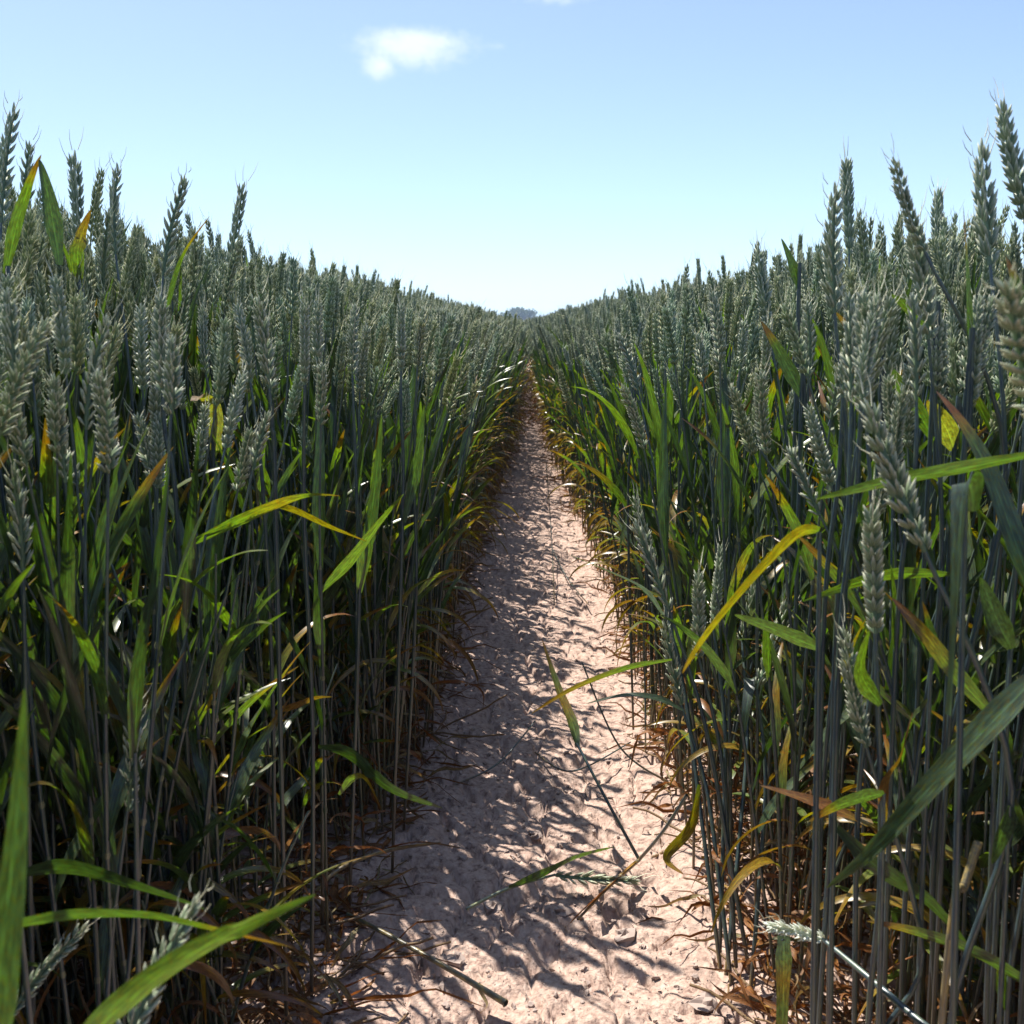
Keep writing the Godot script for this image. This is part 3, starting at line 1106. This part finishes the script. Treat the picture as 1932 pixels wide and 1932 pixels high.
	# more blades of the right bank: label, points from the sheath to the tip, width, colours, turn
	var blades := [
		["wheat stalk with a lime blade pointing up left beside the plump leaning ear", [1512, 748, 0.9, 1490, 700, 0.9, 1462, 650, 0.9, 1436, 606, 0.9], 0.0135, "tipped", 9.0],
		["wheat stalk with a short lime blade against the skyline ears, right bank", [1507, 545, 0.95, 1498, 510, 0.95, 1486, 480, 0.95, 1474, 450, 0.95], 0.0115, "lime", 9.0],
		["wheat stalk with a lime blade below the sharply tilted dark ear", [1765, 640, 0.72, 1738, 605, 0.72, 1710, 578, 0.72, 1682, 555, 0.72], 0.0110, "lime", 9.0],
		["wheat stalk with an orange-pointed lime blade at the upper right edge", [1945, 640, 0.6, 1930, 580, 0.6, 1912, 530, 0.6, 1897, 484, 0.6], 0.0125, "tipped", 9.0],
		["wheat stalk with a dark brown-edged blade standing under the feathery ear", [1664, 690, 0.8, 1660, 620, 0.8, 1654, 570, 0.8, 1647, 515, 0.8], 0.0125, "deep", 0.5],
		["wheat stalk with a tall spear-like blade, yellow at its point, near the right edge", [1828, 700, 0.66, 1826, 590, 0.66, 1822, 490, 0.66, 1817, 388, 0.66], 0.0090, "tipped", 1.0],
		["wheat stalk with a broad leaf shining white right of the pale tilted ear", [1800, 850, 0.8, 1788, 815, 0.79, 1768, 780, 0.77, 1750, 758, 0.75], 0.0190, "pale", 0.0],  # white shine of the leaf painted in by the pale colour
		["wheat stalk with a tongue-shaped green leaf by the right edge, halfway down", [1908, 1225, 0.6, 1885, 1180, 0.6, 1865, 1130, 0.6, 1850, 1090, 0.6], 0.0150, "green", 9.0],
		["wheat stalk with a green blade running up left behind the yellow hanging leaf", [1552, 1228, 0.72, 1500, 1205, 0.72, 1440, 1180, 0.72, 1386, 1160, 0.72], 0.0140, "green", 9.0],
		["wheat stalk with a long dark blade slanting down right below the bristled ear", [1575, 1235, 0.75, 1640, 1290, 0.74, 1700, 1345, 0.73, 1775, 1405, 0.73], 0.0130, "green", 9.0],
		["wheat stalk with a small lime leaf ending in rust, beside the rust-orange one", [1757, 1240, 0.62, 1756, 1205, 0.62, 1748, 1170, 0.62, 1740, 1135, 0.62], 0.0105, "tipped", 9.0],
		["wheat stalk with a straw-gold blade rising beside the bristled ear", [1580, 1300, 0.64, 1598, 1255, 0.64, 1615, 1210, 0.64, 1634, 1168, 0.64], 0.0100, "gold", 9.0],
		["wheat stalk with an upright lime blade behind the lone upright ear", [1690, 1230, 0.68, 1688, 1180, 0.68, 1684, 1120, 0.68, 1680, 1065, 0.68], 0.0120, "lime", 9.0],
		["wheat stalk with a yellow-pointed blade reaching left before the long dark one", [1668, 1498, 0.6, 1630, 1506, 0.6, 1580, 1522, 0.6, 1526, 1550, 0.6], 0.0120, "tipped", 9.0],
		["wheat stalk with a withered rusty blade reaching left above the stumps", [1618, 1546, 0.66, 1560, 1522, 0.66, 1500, 1502, 0.66, 1434, 1482, 0.66], 0.0105, "orange", 0.5],
		["wheat stalk with a green leaf hanging at the lower right edge", [1905, 1520, 0.58, 1898, 1550, 0.58, 1884, 1590, 0.58, 1872, 1630, 0.58], 0.0140, "green", 9.0],
		["wheat stalk with a yellow blade low beside the tan straw stub", [1900, 1905, 0.66, 1885, 1850, 0.66, 1868, 1800, 0.66, 1850, 1745, 0.66], 0.0110, "yellow", 9.0],
		["wheat stalk with a narrow yellow blade leaning out over the sunlit path", [1185, 960, 1.5, 1160, 925, 1.5, 1130, 895, 1.5, 1090, 868, 1.5], 0.0130, "yellow", 9.0],
		["wheat stalk with a pale lime blade midway along the right bank", [1255, 905, 1.4, 1250, 850, 1.4, 1240, 800, 1.4, 1222, 742, 1.4], 0.0140, "lime", 9.0],
	]
	for q in blades:
		var pts := pp(q[1])
		hero(q[0], [grow(pts[0], 0.015), pts[0], pts[0] + Vector3(0.004, 0.12, 0)], [], [[pts, q[2], q[3], q[4], 0.4]], 0.0018)
	# the fallen pale stalk with the white sunlit ear
	var f := pp([1990, 2120, 0.56, 1880, 2040, 0.58, 1745, 1935, 0.62, 1640, 1845, 0.66, 1552, 1772, 0.70])
	var o := hero("bent pale stalk lying low with a white sunlit ear pointing left", [flat(f[0]) + Vector3(0.05, 0, 0), f[0], f[1], f[2], f[3], f[4]], [f[4], P(1455, 1738, 0.685), 3, 0.9, "sunlit_bleached"], [], 0.0026)
	# dry straw leaning in the right corner
	o = base("dry_straw", flat(P(1790, 1775, 0.57)))
	lay_stem(o, [flat(P(1790, 1775, 0.57)), P(1792, 1770, 0.57), P(1820, 1670, 0.57), P(1846, 1588, 0.57)], [0.0018, 0.0022, 0.0024, 0.0026], [[0.0, STRAW], [1.0, STRAW]])
	tag(o, "broken tan straw stub leaning between green stems in the right corner", "straw", "loose dry straws")
	# the tuft at the edge of the path
	var foot := G(1392, 1850)
	var lean := [[1262, 1150], [1285, 1330], [1232, 1060], [1318, 1240], [1345, 1180], [1400, 1210], [1428, 1300]]
	var says := ["leftmost stem of the tuft on the path's right edge, leaning over the path", "tuft stem on the right edge with a level leaf over the path", "tall tuft stem on the right edge ending in a small bent ear", "middle tuft stem on the right edge with a yellow curled leaf", "straight tuft stem on the right edge behind the yellow leaf", "right-hand tuft stem with a drooping pale leaf", "rightmost stem of the tuft on the path's right edge"]
	for k in 7:
		var top := P(lean[k][0], lean[k][1], 0.98 + 0.05 * (k % 3))
		var fk := foot + Vector3(rng.randf_range(-0.02, 0.02), 0, rng.randf_range(-0.03, 0.02))
		var l := []
		if k == 0:
			l = [[pp([1268, 1245, 0.99, 1180, 1262, 1.0, 1080, 1300, 1.02, 1003, 1346, 1.04]), 0.0085, "yellow", 9.0, 0.5]]
		if k == 1:
			l = [[pp([1288, 1340, 1.0, 1240, 1318, 1.0, 1180, 1312, 1.0, 1105, 1328, 1.02]), 0.0085, "deep", 0.7, 0.2]]
		if k == 2:
			l = [[pp([1250, 1160, 1.02, 1210, 1110, 1.15, 1140, 1075, 1.25, 1072, 1046, 1.3]), 0.0110, "green", 0.8, 0.2]]
		if k == 3:
			l = [[pp([1318, 1480, 0.98, 1300, 1560, 0.97, 1256, 1618, 0.96, 1290, 1650, 0.95]), 0.0140, "gold", 9.0, 0.8]]
		if k == 5:
			l = [[pp([1412, 1330, 1.0, 1418, 1280, 0.99, 1408, 1340, 0.97, 1395, 1440, 0.97]), 0.0140, "deep", 0.4, 0.1]]
		var ear := [top, top + Vector3(-0.022, 0.062, 0.0), 1, 0.5] if k == 2 else [top, top + Vector3(0.01 * (k - 3), 0.075, -0.01), k % 5, 0.4 * k]
		hero(says[k], [fk, fk.lerp(top, 0.35) + Vector3(0.006, 0, 0), fk.lerp(top, 0.7) + Vector3(0.01, 0, 0), top], ear, l, 0.0021, "stems of the tuft at the path's right edge")
	# ---- left bank, skyline
	simple("wheat stalk with a tall dark ear cut by the left frame edge", -0.02, [2, 420, 0.92, 5, 208, 0.92], 2, 0.9)
	simple("wheat stalk with a feathery dark ear second from the left edge", -0.01, [45, 430, 1.0, 46, 282, 1.0], 1, 0.3)
	simple("wheat stalk with a blunt ear standing against the sky left of the twin orange leaves", -0.02, [152, 478, 1.0, 140, 308, 1.0], 0, 1.1)
	simple("wheat stalk with a long ear bending slightly left against the sky", 0.0, [218, 480, 1.0, 198, 318, 1.0], 4, 0.7)
	simple("wheat stalk with a sharp-pointed feathery ear in the middle of the left skyline", 0.0, [308, 520, 0.98, 326, 344, 0.98], 2, 0.2)
	simple("wheat stalk with a slender ear leaning right, last tall one before the path", 0.0, [432, 505, 1.25, 457, 362, 1.25], 0, 0.8)
	simple("wheat stalk with an ear low among dark stems at the left edge", -0.03, [44, 1090, 0.62, 40, 895, 0.61], 3, 0.6)
	simple("wheat stalk with a bowed ear low in the left corner", -0.06, [15, 1920, 0.55, 128, 1740, 0.56], 4, 0.5)
	simple("wheat stalk with a dull green ear sagging at the foot of a broad shaded leaf", 0.02, [240, 1530, 0.66, 262, 1350, 0.66], 3, 0.7)
	simple("wheat stalk whose thick blurred ear leans right in the left corner", -0.03, [215, 2020, 0.41, 333, 1705, 0.43], 2, 0.5, [], 0.0024)
	# ---- left bank, leaves
	a = P(18, 560, 0.82)
	hero("wheat stalk with a pair of leaves meeting in one orange point", [grow(a, -0.03), a, a + Vector3(-0.01, 0.08, 0)], [], [[pp([10, 520, 0.82, 30, 430, 0.81, 55, 350, 0.80, 78, 292, 0.80]), 0.0120, "tipped", 9.0, 0.3], [pp([112, 500, 0.80, 98, 410, 0.80, 86, 350, 0.80, 74, 300, 0.80]), 0.0150, "lime", 9.0, 0.2]])
	a = P(148, 540, 0.92)
	hero("wheat stalk with a short folded leaf glowing yellow and orange", [grow(a, -0.01), a, a + Vector3(0.0, 0.05, 0)], [], [[pp([150, 545, 0.92, 146, 480, 0.91, 155, 440, 0.91, 172, 395, 0.91]), 0.0150, "yellow", 9.0, 0.4]])
	a = P(300, 640, 1.0)
	hero("wheat stalk with a narrow blade slanting up right to an orange point", [grow(a, -0.02), a, a + Vector3(0.0, 0.06, 0)], [], [[pp([300, 640, 1.0, 322, 560, 1.0, 348, 480, 1.0, 396, 408, 1.0]), 0.0110, "tipped", 0.9, 0.3]])
	a = P(338, 1038, 0.76)
	hero("wheat stalk with a broad dark leaf arching right, silver along its crest", [grow(a, -0.01), a, a + Vector3(-0.005, 0.2, 0)], [], [[pp([338, 1038, 0.76, 440, 992, 0.75, 530, 952, 0.74, 590, 936, 0.74, 642, 936, 0.74]), 0.0150, "streak", 9.0, 0.5]])
	a = P(520, 955, 0.80)
	hero("wheat stalk with a mottled yellow leaf dropping right below the dark arching one", [grow(a, -0.01), a, a + Vector3(0.0, 0.2, 0)], [], [[pp([520, 955, 0.80, 560, 968, 0.79, 620, 995, 0.79, 692, 1022, 0.79]), 0.0115, "gold", 9.0, 0.2]])
	a = P(678, 1120, 1.02)
	hero("wheat stalk with a tall erect bright green blade beside the path", [grow(a, -0.02), a, a + Vector3(0.0, 0.1, 0)], [], [[pp([678, 1120, 1.02, 692, 1030, 1.0, 708, 910, 1.0, 720, 780, 1.0]), 0.0170, "green", 9.0, 0.25]])
	a = P(605, 1118, 0.98)
	hero("wheat stalk with a lime blade slanting up right across the erect one", [grow(a, -0.01), a, a + Vector3(0.0, 0.1, 0)], [], [[pp([605, 1118, 0.98, 660, 1062, 0.97, 715, 990, 0.96, 762, 932, 0.96]), 0.0155, "lime", 9.0, 0.3]])
	a = P(760, 960, 1.08)
	hero("wheat stalk with a green blade standing right of the erect bright one", [grow(a, -0.02), a, a + Vector3(0.0, 0.1, 0)], [], [[pp([762, 985, 1.08, 780, 900, 1.08, 792, 830, 1.08, 800, 765, 1.08]), 0.0130, "green", 0.3, 0.3]])
	a = P(835, 1010, 1.5)
	hero("wheat stalk with a pale arched leaf ending in bright yellow over the path", [grow(a, -0.02), a, a + Vector3(0.0, 0.12, 0)], [], [[pp([835, 1010, 1.5, 872, 972, 1.48, 925, 958, 1.46, 988, 996, 1.45]), 0.0120, "yellow", 9.0, 0.4]])
	a = P(785, 1125, 1.2)
	hero("wheat stalk with a yellowing leaf curling over the path's left edge", [grow(a, -0.02), a, a + Vector3(0.0, 0.14, 0)], [], [[pp([785, 1125, 1.2, 815, 1095, 1.2, 850, 1078, 1.2, 884, 1078, 1.2]), 0.0115, "yellow", 9.0, 0.4]])
	a = P(402, 850, 1.0)
	hero("wheat stalk with a folded leaf shining white in the dark left bank", [grow(a, -0.01), a, a + Vector3(0.0, 0.12, 0)], [], [[pp([408, 850, 1.0, 405, 800, 0.99, 400, 765, 0.98, 378, 748, 0.95, 372, 756, 0.93]), 0.0190, "pale", 0.0, 0.0, 0.6]])  # the sun caught on the fold is put in as the pale colour
	a = P(515, 1345, 0.92)
	hero("wheat stalk with a dry orange leaf sticking out level to the right", [grow(a, -0.01), a, a + Vector3(0.0, 0.2, 0)], [], [[pp([518, 1345, 0.92, 560, 1332, 0.92, 595, 1318, 0.92, 628, 1315, 0.92]), 0.0085, "orange", 0.5, 0.6]])
	a = P(590, 1400, 0.90)
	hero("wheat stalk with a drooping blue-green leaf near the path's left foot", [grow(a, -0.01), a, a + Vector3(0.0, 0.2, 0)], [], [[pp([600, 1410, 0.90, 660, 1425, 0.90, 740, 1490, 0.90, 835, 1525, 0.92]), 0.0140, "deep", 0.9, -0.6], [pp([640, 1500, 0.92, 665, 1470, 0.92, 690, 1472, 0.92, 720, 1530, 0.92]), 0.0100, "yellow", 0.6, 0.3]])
	a = P(255, 1420, 0.58)
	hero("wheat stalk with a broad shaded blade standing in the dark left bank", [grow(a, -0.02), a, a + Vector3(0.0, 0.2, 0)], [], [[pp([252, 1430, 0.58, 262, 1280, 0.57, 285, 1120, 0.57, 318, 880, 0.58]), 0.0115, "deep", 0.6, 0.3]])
	a = P(305, 1000, 0.85)
	hero("wheat stalk with a slim lime blade lit through in the dark left bank", [grow(a, -0.01), a, a + Vector3(0.0, 0.1, 0)], [], [[pp([298, 1005, 0.85, 304, 950, 0.85, 312, 905, 0.85, 316, 862, 0.85]), 0.0090, "lime", 9.0, 0.3]])
	# ---- left corner, close to the lens
	hero("nearest wheat stalk, a wide bright green blade upright at the left edge", [Vector3(P(-30, 2000, 0.30).x, 0, P(-30, 2000, 0.30).z), P(-20, 2100, 0.30), P(-25, 1900, 0.30)], [], [[pp([-25, 2080, 0.30, -5, 1850, 0.30, 25, 1600, 0.305, 46, 1300, 0.31]), 0.0125, "green", 9.0, 0.15]])
	hero("wheat stalk off the left edge with a lime leaf stretching right to an orange end", [grow(P(-60, 1760, 0.42)), P(-60, 1780, 0.42), P(-60, 1600, 0.42)], [], [[pp([-60, 1765, 0.42, 120, 1733, 0.42, 280, 1732, 0.42, 420, 1760, 0.42, 552, 1788, 0.43]), 0.0100, "tipped", 9.0, 0.3]])
	hero("wheat stalk below the frame with a long blade running up right, silver then lime", [grow(P(60, 2090, 0.33)), P(60, 2090, 0.33)], [], [[pp([60, 2070, 0.33, 200, 1925, 0.34, 330, 1820, 0.355, 460, 1748, 0.37, 595, 1688, 0.39]), 0.0120, "lime", 9.0, -0.5]])
	hero("wheat stalk with a dark green leaf lying level above the lime one, left corner", [grow(P(30, 1650, 0.52)), P(30, 1650, 0.52), P(25, 1500, 0.52)], [], [[pp([30, 1652, 0.52, 130, 1640, 0.52, 260, 1675, 0.52, 385, 1715, 0.53]), 0.0115, "deep", 0.7, 0.2]])
	build_path_things()


func build_path_things() -> void:
	# the broken stalk that makes a V on the path
	var knee := G(1206, 1622, 0.006)
	var o := base("broken_stalk", flat(knee))
	lay_stem(o, [P(1088, 1402, knee.distance_to(EYE) * 0.98), P(1150, 1520, knee.distance_to(EYE) * 0.95), knee], [0.0016, 0.0018, 0.0020], [[0.0, STEM_MID], [1.0, STEM_MID]])
	lay_stem(o, [knee, P(1250, 1570, knee.distance_to(EYE) * 0.88), P(1296, 1500, knee.distance_to(EYE) * 0.84)], [0.0020, 0.0018, 0.0018], [[0.0, BROWN], [0.3, STEM_MID], [1.0, STEM_MID]])
	lay_stem(o, [knee, G(1150, 1672, 0.01), G(1090, 1735, 0.004)], [0.0022, 0.0020, 0.0012], [[0.0, STRAW], [1.0, BROWN]])
	var dd := knee.distance_to(EYE) * 0.98
	lay_leaf(o, "leaf", pp([1090, 1408, dd, 1078, 1360, dd + 0.02, 1050, 1290, dd + 0.05, 1022, 1205, dd + 0.08]), 0.0150, "streak", 0.25, 0.4)
	lay_leaf(o, "dead_leaf", [G(1200, 1625, 0.01), G(1130, 1690, 0.012), G(1075, 1742, 0.004)], 0.009, "orange", 0.9, 1.4, 0.0, "dry")
	tag(o, "bent broken stalk making a V on the path, spotted leaf at its top", "wheat stalk", "broken stalks on the path")
	# the torn-off top that lies across the path
	o = base("fallen_wheat_ear", flat(G(1050, 1650)))
	lay_leaf(o, "leaf", [G(960, 1675, 0.012), G(1030, 1648, 0.02), G(1090, 1618, 0.025), G(1160, 1598, 0.012)], 0.0150, "green", 0.9, 0.3)
	lay_stem(o, [G(880, 1715, 0.006), G(960, 1676, 0.01), G(1048, 1650, 0.01)], [0.0018, 0.0018, 0.0013], [[0.0, PALE], [1.0, STEM_TOP]])
	lay_ear(o, G(1048, 1652, 0.010), G(1192, 1670, 0.008), 1, 0.8)
	tag(o, "torn-off wheat top lying across the path, green leaf and ear", "wheat ear", "broken stalks on the path")
	# straw in the shade at the bottom
	o = base("dry_straw", flat(G(850, 1830)))
	lay_stem(o, [G(655, 1725, 0.012), G(740, 1768, 0.012), G(850, 1830, 0.008), G(955, 1893, 0.006)], [0.0022, 0.0024, 0.0026, 0.0032], [[0.0, STEM_LOW], [0.3, STRAW], [1.0, STRAW]])
	lay_leaf(o, "split_sheath", [G(900, 1862, 0.008), G(920, 1895, 0.004), G(905, 1912, 0.003)], 0.004, "pale", 0.4, 0.3, 0.3, "dry")
	tag(o, "thick tan straw lying in the shade across the path's lower edge", "straw", "loose dry straws")
	# root-stained dry stem from the left foot
	o = base("dry_straw", flat(G(700, 1620)))
	lay_stem(o, [G(590, 1690, 0.03), G(640, 1640, 0.05), G(730, 1605, 0.045), G(830, 1590, 0.02)], [0.0018, 0.0022, 0.0024, 0.0014], [[0.0, STRAW], [1.0, BROWN]])
	lay_leaf(o, "dead_leaf", [G(700, 1615, 0.045), G(780, 1590, 0.04), G(870, 1600, 0.015)], 0.008, "brown", 0.8, 2.0, 0.0, "dry")
	tag(o, "arched rusty dry stem at the foot of the left bank", "straw", "loose dry straws")
	# thin bare stalks that stand or lie out on the path
	var thin := [
		[[1046, 1140, 0.0], [1040, 1000, 0.05], [1030, 870, 0.24], "thin bare stem standing at the middle of the path far ahead"],
		[[1268, 1480, 0.0], [1170, 1410, 0.05], [1098, 1250, 0.16], "thin dark stem slanting over the sunlit path beside the tuft"],
		[[1110, 1140, 0.0], [1070, 1090, 0.006], [1042, 1035, 0.004], "thin shadowed straw lying on the path beyond the arching leaf"],
		[[1010, 1420, 0.004], [1080, 1455, 0.012], [1190, 1400, 0.006], "grey straw lying crosswise on the lit part of the path"],
		[[860, 1480, 0.01], [940, 1440, 0.02], [1010, 1360, 0.06], "brown straw slanting out from the left bank over the shade"],
		[[1218, 1420, 0.0], [1217, 1300, 0.08], [1214, 1170, 0.19], "thin upright stem standing alone just left of the tuft"],
	]
	for q in thin:
		o = base("dry_straw", flat(G(q[0][0], q[0][1])))
		lay_stem(o, [G(q[0][0], q[0][1], 0.0), lift(q[1], q[0]), lift(q[2], q[0])], [0.0014, 0.0013, 0.0010], [[0.0, BROWN], [0.4, STEM_MID], [1.0, STEM_TOP]])
		tag(o, q[3], "straw", "loose dry straws")
	# clods
	rng.seed = 31
	var lumps := [lump(1), lump(2), lump(3)]
	var spots := [[1062, 1702, 0.010, "pinkish clod lying next to the torn-off wheat top"], [1180, 1745, 0.012, "clod sitting in the sharp leaf shadow on the path"], [930, 1690, 0.011, "pale sunlit clod at the shade's edge under the fallen leaf"], [1105, 1820, 0.009, "small clod low on the path in shade"], [860, 1800, 0.010, "clod above the thick tan straw"], [1330, 1880, 0.012, "clod at the path's right edge below the tuft"], [1010, 1560, 0.008, "small clod in a gap of shadow on the path"], [1240, 1480, 0.009, "clod beside the tuft on bright soil"]]
	for q in spots:
		var p := G(q[0], q[1])
		o = MeshInstance3D.new()
		o.name = numbered("soil_clod")
		o.mesh = lumps[rng.randi() % 3]
		o.material_override = M.clod
		o.transform = Transform3D(Basis(Vector3.UP, rng.randf() * TAU) * Basis.from_scale(Vector3.ONE * q[2]), Vector3(p.x, soil_height(p.x, p.z) + q[2] * 0.25, p.z))
		tag(o, q[3], "clod", "clods on the path")
		add_child(o, true)


func lift(q: Array, _from: Array) -> Vector3:
	return G(q[0], q[1], q[2])


# ------------------------------------------------------------------ litter
func scatter(called: String, label: String, category: String, meshes: Array, mats: Array, lots: Array) -> void:
	var o := base(called, Vector3.ZERO)
	tag(o, label, category, "", "stuff")
	for k in meshes.size():
		var mm := MultiMesh.new()
		mm.transform_format = MultiMesh.TRANSFORM_3D
		mm.mesh = meshes[k]
		mm.instance_count = lots[k].size()
		for q in lots[k].size():
			mm.set_instance_transform(q, lots[k][q])
		var i := MultiMeshInstance3D.new()
		i.name = "pieces" if k == 0 else "pieces_%03d" % k
		i.multimesh = mm
		i.material_override = mats[k]
		tag(i, "", "", "", "stuff")
		o.add_child(i, true)


func build_litter() -> void:
	rng.seed = 17
	# crumbs of soil
	var crumbs := [lump(11, 7, 4), lump(12, 7, 4), lump(13, 6, 4)]
	var lots := [[], [], []]
	for k in 11000:
		var z := -0.6 - 5.0 * pow(rng.randf(), 2.2)
		var x := rng.randfn(0.04, 0.17)
		var r := 0.0007 + 0.0040 * pow(rng.randf(), 9.0)
		lots[k % 3].append(Transform3D(Basis.from_euler(Vector3(rng.randf() * 6.0, rng.randf() * 6.0, 0)) * Basis.from_scale(Vector3.ONE * r), Vector3(x, soil_height(x, z) + r * 0.3, z)))
	scatter("soil_crumbs", "loose crumbs of dried pinkish soil strewn over the path", "soil crumbs", crumbs, [M.clod, M.clod, M.clod], lots)
	# dead leaves and bits of straw under the crop
	var meshes := []
	var mats := []
	lots = []
	for k in 8:
		var kind: String = ["brown", "brown", "orange", "straw", "brown", "pale", "orange", "straw"][k]
		var b := Bag.new()
		var pts := []
		var p := Vector3.ZERO
		var a := rng.randf() * TAU
		var ln := rng.randf_range(0.05, 0.14)
		for q in 7:
			pts.append(p)
			a += rng.randf_range(-0.5, 0.5)
			p += Vector3(cos(a), rng.randf_range(-0.35, 0.4), sin(a)).normalized() * ln / 6.0
			p.y = clampf(p.y, 0.0, 0.025)
		if k == 3 or k == 7:
			tube(b, pts, [0.0012, 0.0014, 0.0012], look(kind), 5, 6)
		else:
			ribbon(b, pts, rng.randf_range(0.004, 0.009), Vector3.UP.cross(p).normalized(), rng.randf_range(-3.0, 3.0), look(kind), 10, 0.25, 0.0, 0.5)
		meshes.append(b.mesh())
		mats.append(M.dry)
		lots.append([])
	for k in 9000:
		var z := -0.55 - 11.0 * pow(rng.randf(), 1.7)
		var sg := -1.0 if rng.randf() < 0.5 else 1.0
		var x := (-0.15 - 0.04 * smoothstep(-1.5, -0.9, z) if sg < 0.0 else 0.23) + sg * (absf(rng.randfn(0.0, 0.16)) - lerpf(0.03, 0.15, smoothstep(-2.0, -7.0, z)))
		lots[rng.randi() % 8].append(Transform3D(Basis.from_euler(Vector3(rng.randf_range(-0.2, 0.2), rng.randf() * TAU, rng.randf_range(-0.4, 0.4))) * Basis.from_scale(Vector3.ONE * rng.randf_range(0.6, 1.2)), Vector3(x, soil_height(x, z) + 0.003, z)))
	for k in 1100:
		var z := -6.0 - 26.0 * pow(rng.randf(), 1.4)
		lots[rng.randi() % 8].append(Transform3D(Basis.from_euler(Vector3(rng.randf_range(-0.6, 0.6), rng.randf() * TAU, rng.randf_range(-0.9, 0.9))) * Basis.from_scale(Vector3.ONE * rng.randf_range(0.8, 1.6)), Vector3(rng.randf_range(-0.13, 0.19), rng.randf_range(0.0, 0.05), z)))
	scatter("dead_leaf_litter", "rusty dead leaves and straw littering the feet of both banks", "leaf litter", meshes, mats, lots)
	# standing dead blades round the feet of the stems
	meshes = []
	mats = []
	lots = []
	for l in leaves.dead:
		meshes.append(l.mesh)
		mats.append(M.dry)
		lots.append([])
	for k in 5200:
		var z := -0.55 - 20.0 * pow(rng.randf(), 1.9)
		var sg := -1.0 if rng.randf() < 0.5 else 1.0
		var x := (-0.17 - 0.04 * smoothstep(-1.5, -0.9, z) if sg < 0.0 else 0.235) + sg * (absf(rng.randfn(0.0, 0.2)) - lerpf(0.03, 0.15, smoothstep(-2.0, -7.0, z)))
		lots[rng.randi() % meshes.size()].append(Transform3D(Basis(Vector3.UP, rng.randf() * TAU) * Basis(Vector3(0, 0, 1), rng.randf_range(-0.7, 0.5)) * Basis.from_scale(Vector3.ONE * rng.randf_range(0.3, 0.85)), Vector3(x, rng.randf_range(0.0, 0.10), z)))
	scatter("withered_leaves", "withered orange-brown leaves hanging round the stem bases", "withered leaves", meshes, mats, lots)


# ------------------------------------------------------------------ trees on the skyline
func clump_mesh(s: int, r: Vector3, count: int, leaf: float, col: Color) -> ArrayMesh:
	rng.seed = s
	var b := Bag.new()
	var puff := []
	for k in 16:
		var a := rng.randf() * TAU
		var e := rng.randf_range(-0.25, 1.3)
		puff.append(Vector3(cos(a) * cos(e), sin(e), sin(a) * cos(e)) * rng.randf_range(0.45, 0.85))
	for k in count:
		var c: Vector3 = puff[rng.randi() % puff.size()]
		var p := c + Vector3(rng.randfn(), rng.randfn(), rng.randfn()) * 0.13
		p *= r
		var x := Vector3(rng.randfn(), rng.randfn(), rng.randfn()).normalized()
		var y := x.cross(Vector3(rng.randfn(), rng.randfn(), rng.randfn())).normalized()
		var sz := leaf * rng.randf_range(0.6, 1.3)
		var nn := x.cross(y)
		var t := col * rng.randf_range(0.75, 1.2)
		var i0 := b.vert(p - x * sz, nn, Vector2(0, 0), t)
		var i1 := b.vert(p + y * sz * 0.6, nn, Vector2(0, 1), t)
		var i2 := b.vert(p + x * sz, nn, Vector2(1, 1), t)
		var i3 := b.vert(p - y * sz * 0.6, nn, Vector2(1, 0), t)
		b.tri(i0, i1, i2)
		b.tri(i0, i2, i3)
	return b.mesh()


func tree(label: String, x: float, z: float, w: float, h: float, s: int) -> void:
	var g := land(x, z)
	var o := base("field_tree", Vector3(x, g, z))
	var b := Bag.new()
	tube(b, [Vector3(0, -0.2, 0), Vector3(0.1, h * 0.25, 0), Vector3(0, h * 0.7, 0)], [w * 0.035, w * 0.028, w * 0.01], [[0.0, Color.WHITE], [1.0, Color.WHITE]], 7, 5)
	rng.seed = s
	for k in 6:
		var a := rng.randf() * TAU
		var y0 := h * rng.randf_range(0.2, 0.45)
		tube(b, [Vector3(0, y0, 0), Vector3(cos(a) * w * 0.18, y0 + h * 0.15, sin(a) * w * 0.18), Vector3(cos(a) * w * 0.36, y0 + h * 0.25, sin(a) * w * 0.36)], [w * 0.018, w * 0.012, w * 0.004], [[0.0, Color.WHITE], [1.0, Color.WHITE]], 5, 4)
	part(o, "trunk", b.mesh(), M.bark)
	var c := clump_mesh(s, Vector3(w * 0.5, h * 0.55, w * 0.5), 2600, w * 0.026, Color(0.060, 0.085, 0.040))
	part(o, "crown", c, M.far_leaf, Transform3D(Basis(), Vector3(0, h * 0.48, 0)))
	tag(o, label, "tree", "trees on the skyline")


func build_trees() -> void:
	tree("broad round-topped hazy tree closing the end of the path", 0.4, -250.0, 13.5, 4.3, 51)
	tree("small hazy tree half hidden by wheat right of the broad one", 10.2, -262.0, 7.0, 4.3, 52)
	tree("low dark bush at the foot of the broad skyline tree", 1.2, -244.0, 4.6, 1.9, 53)


func _ready() -> void:
	cam_basis = Basis(Vector3.UP, deg_to_rad(YAW)) * Basis(Vector3.RIGHT, deg_to_rad(-PITCH))
	var cam := Camera3D.new()
	cam.name = "camera"
	cam.fov = FOV
	cam.near = 0.05
	cam.far = 4000.0
	cam.transform = Transform3D(cam_basis, EYE)
	var lens := CameraAttributesPhysical.new()
	lens.frustum_focal_length = 4.3
	lens.frustum_focus_distance = 1.3
	lens.exposure_aperture = 2.4
	cam.attributes = lens
	cam.fov = FOV
	add_child(cam, true)
	build_sky()
	build_materials()
	build_ground()
	build_library()
	build_crop()
	build_trees()
	build_litter()
	build_heroes()
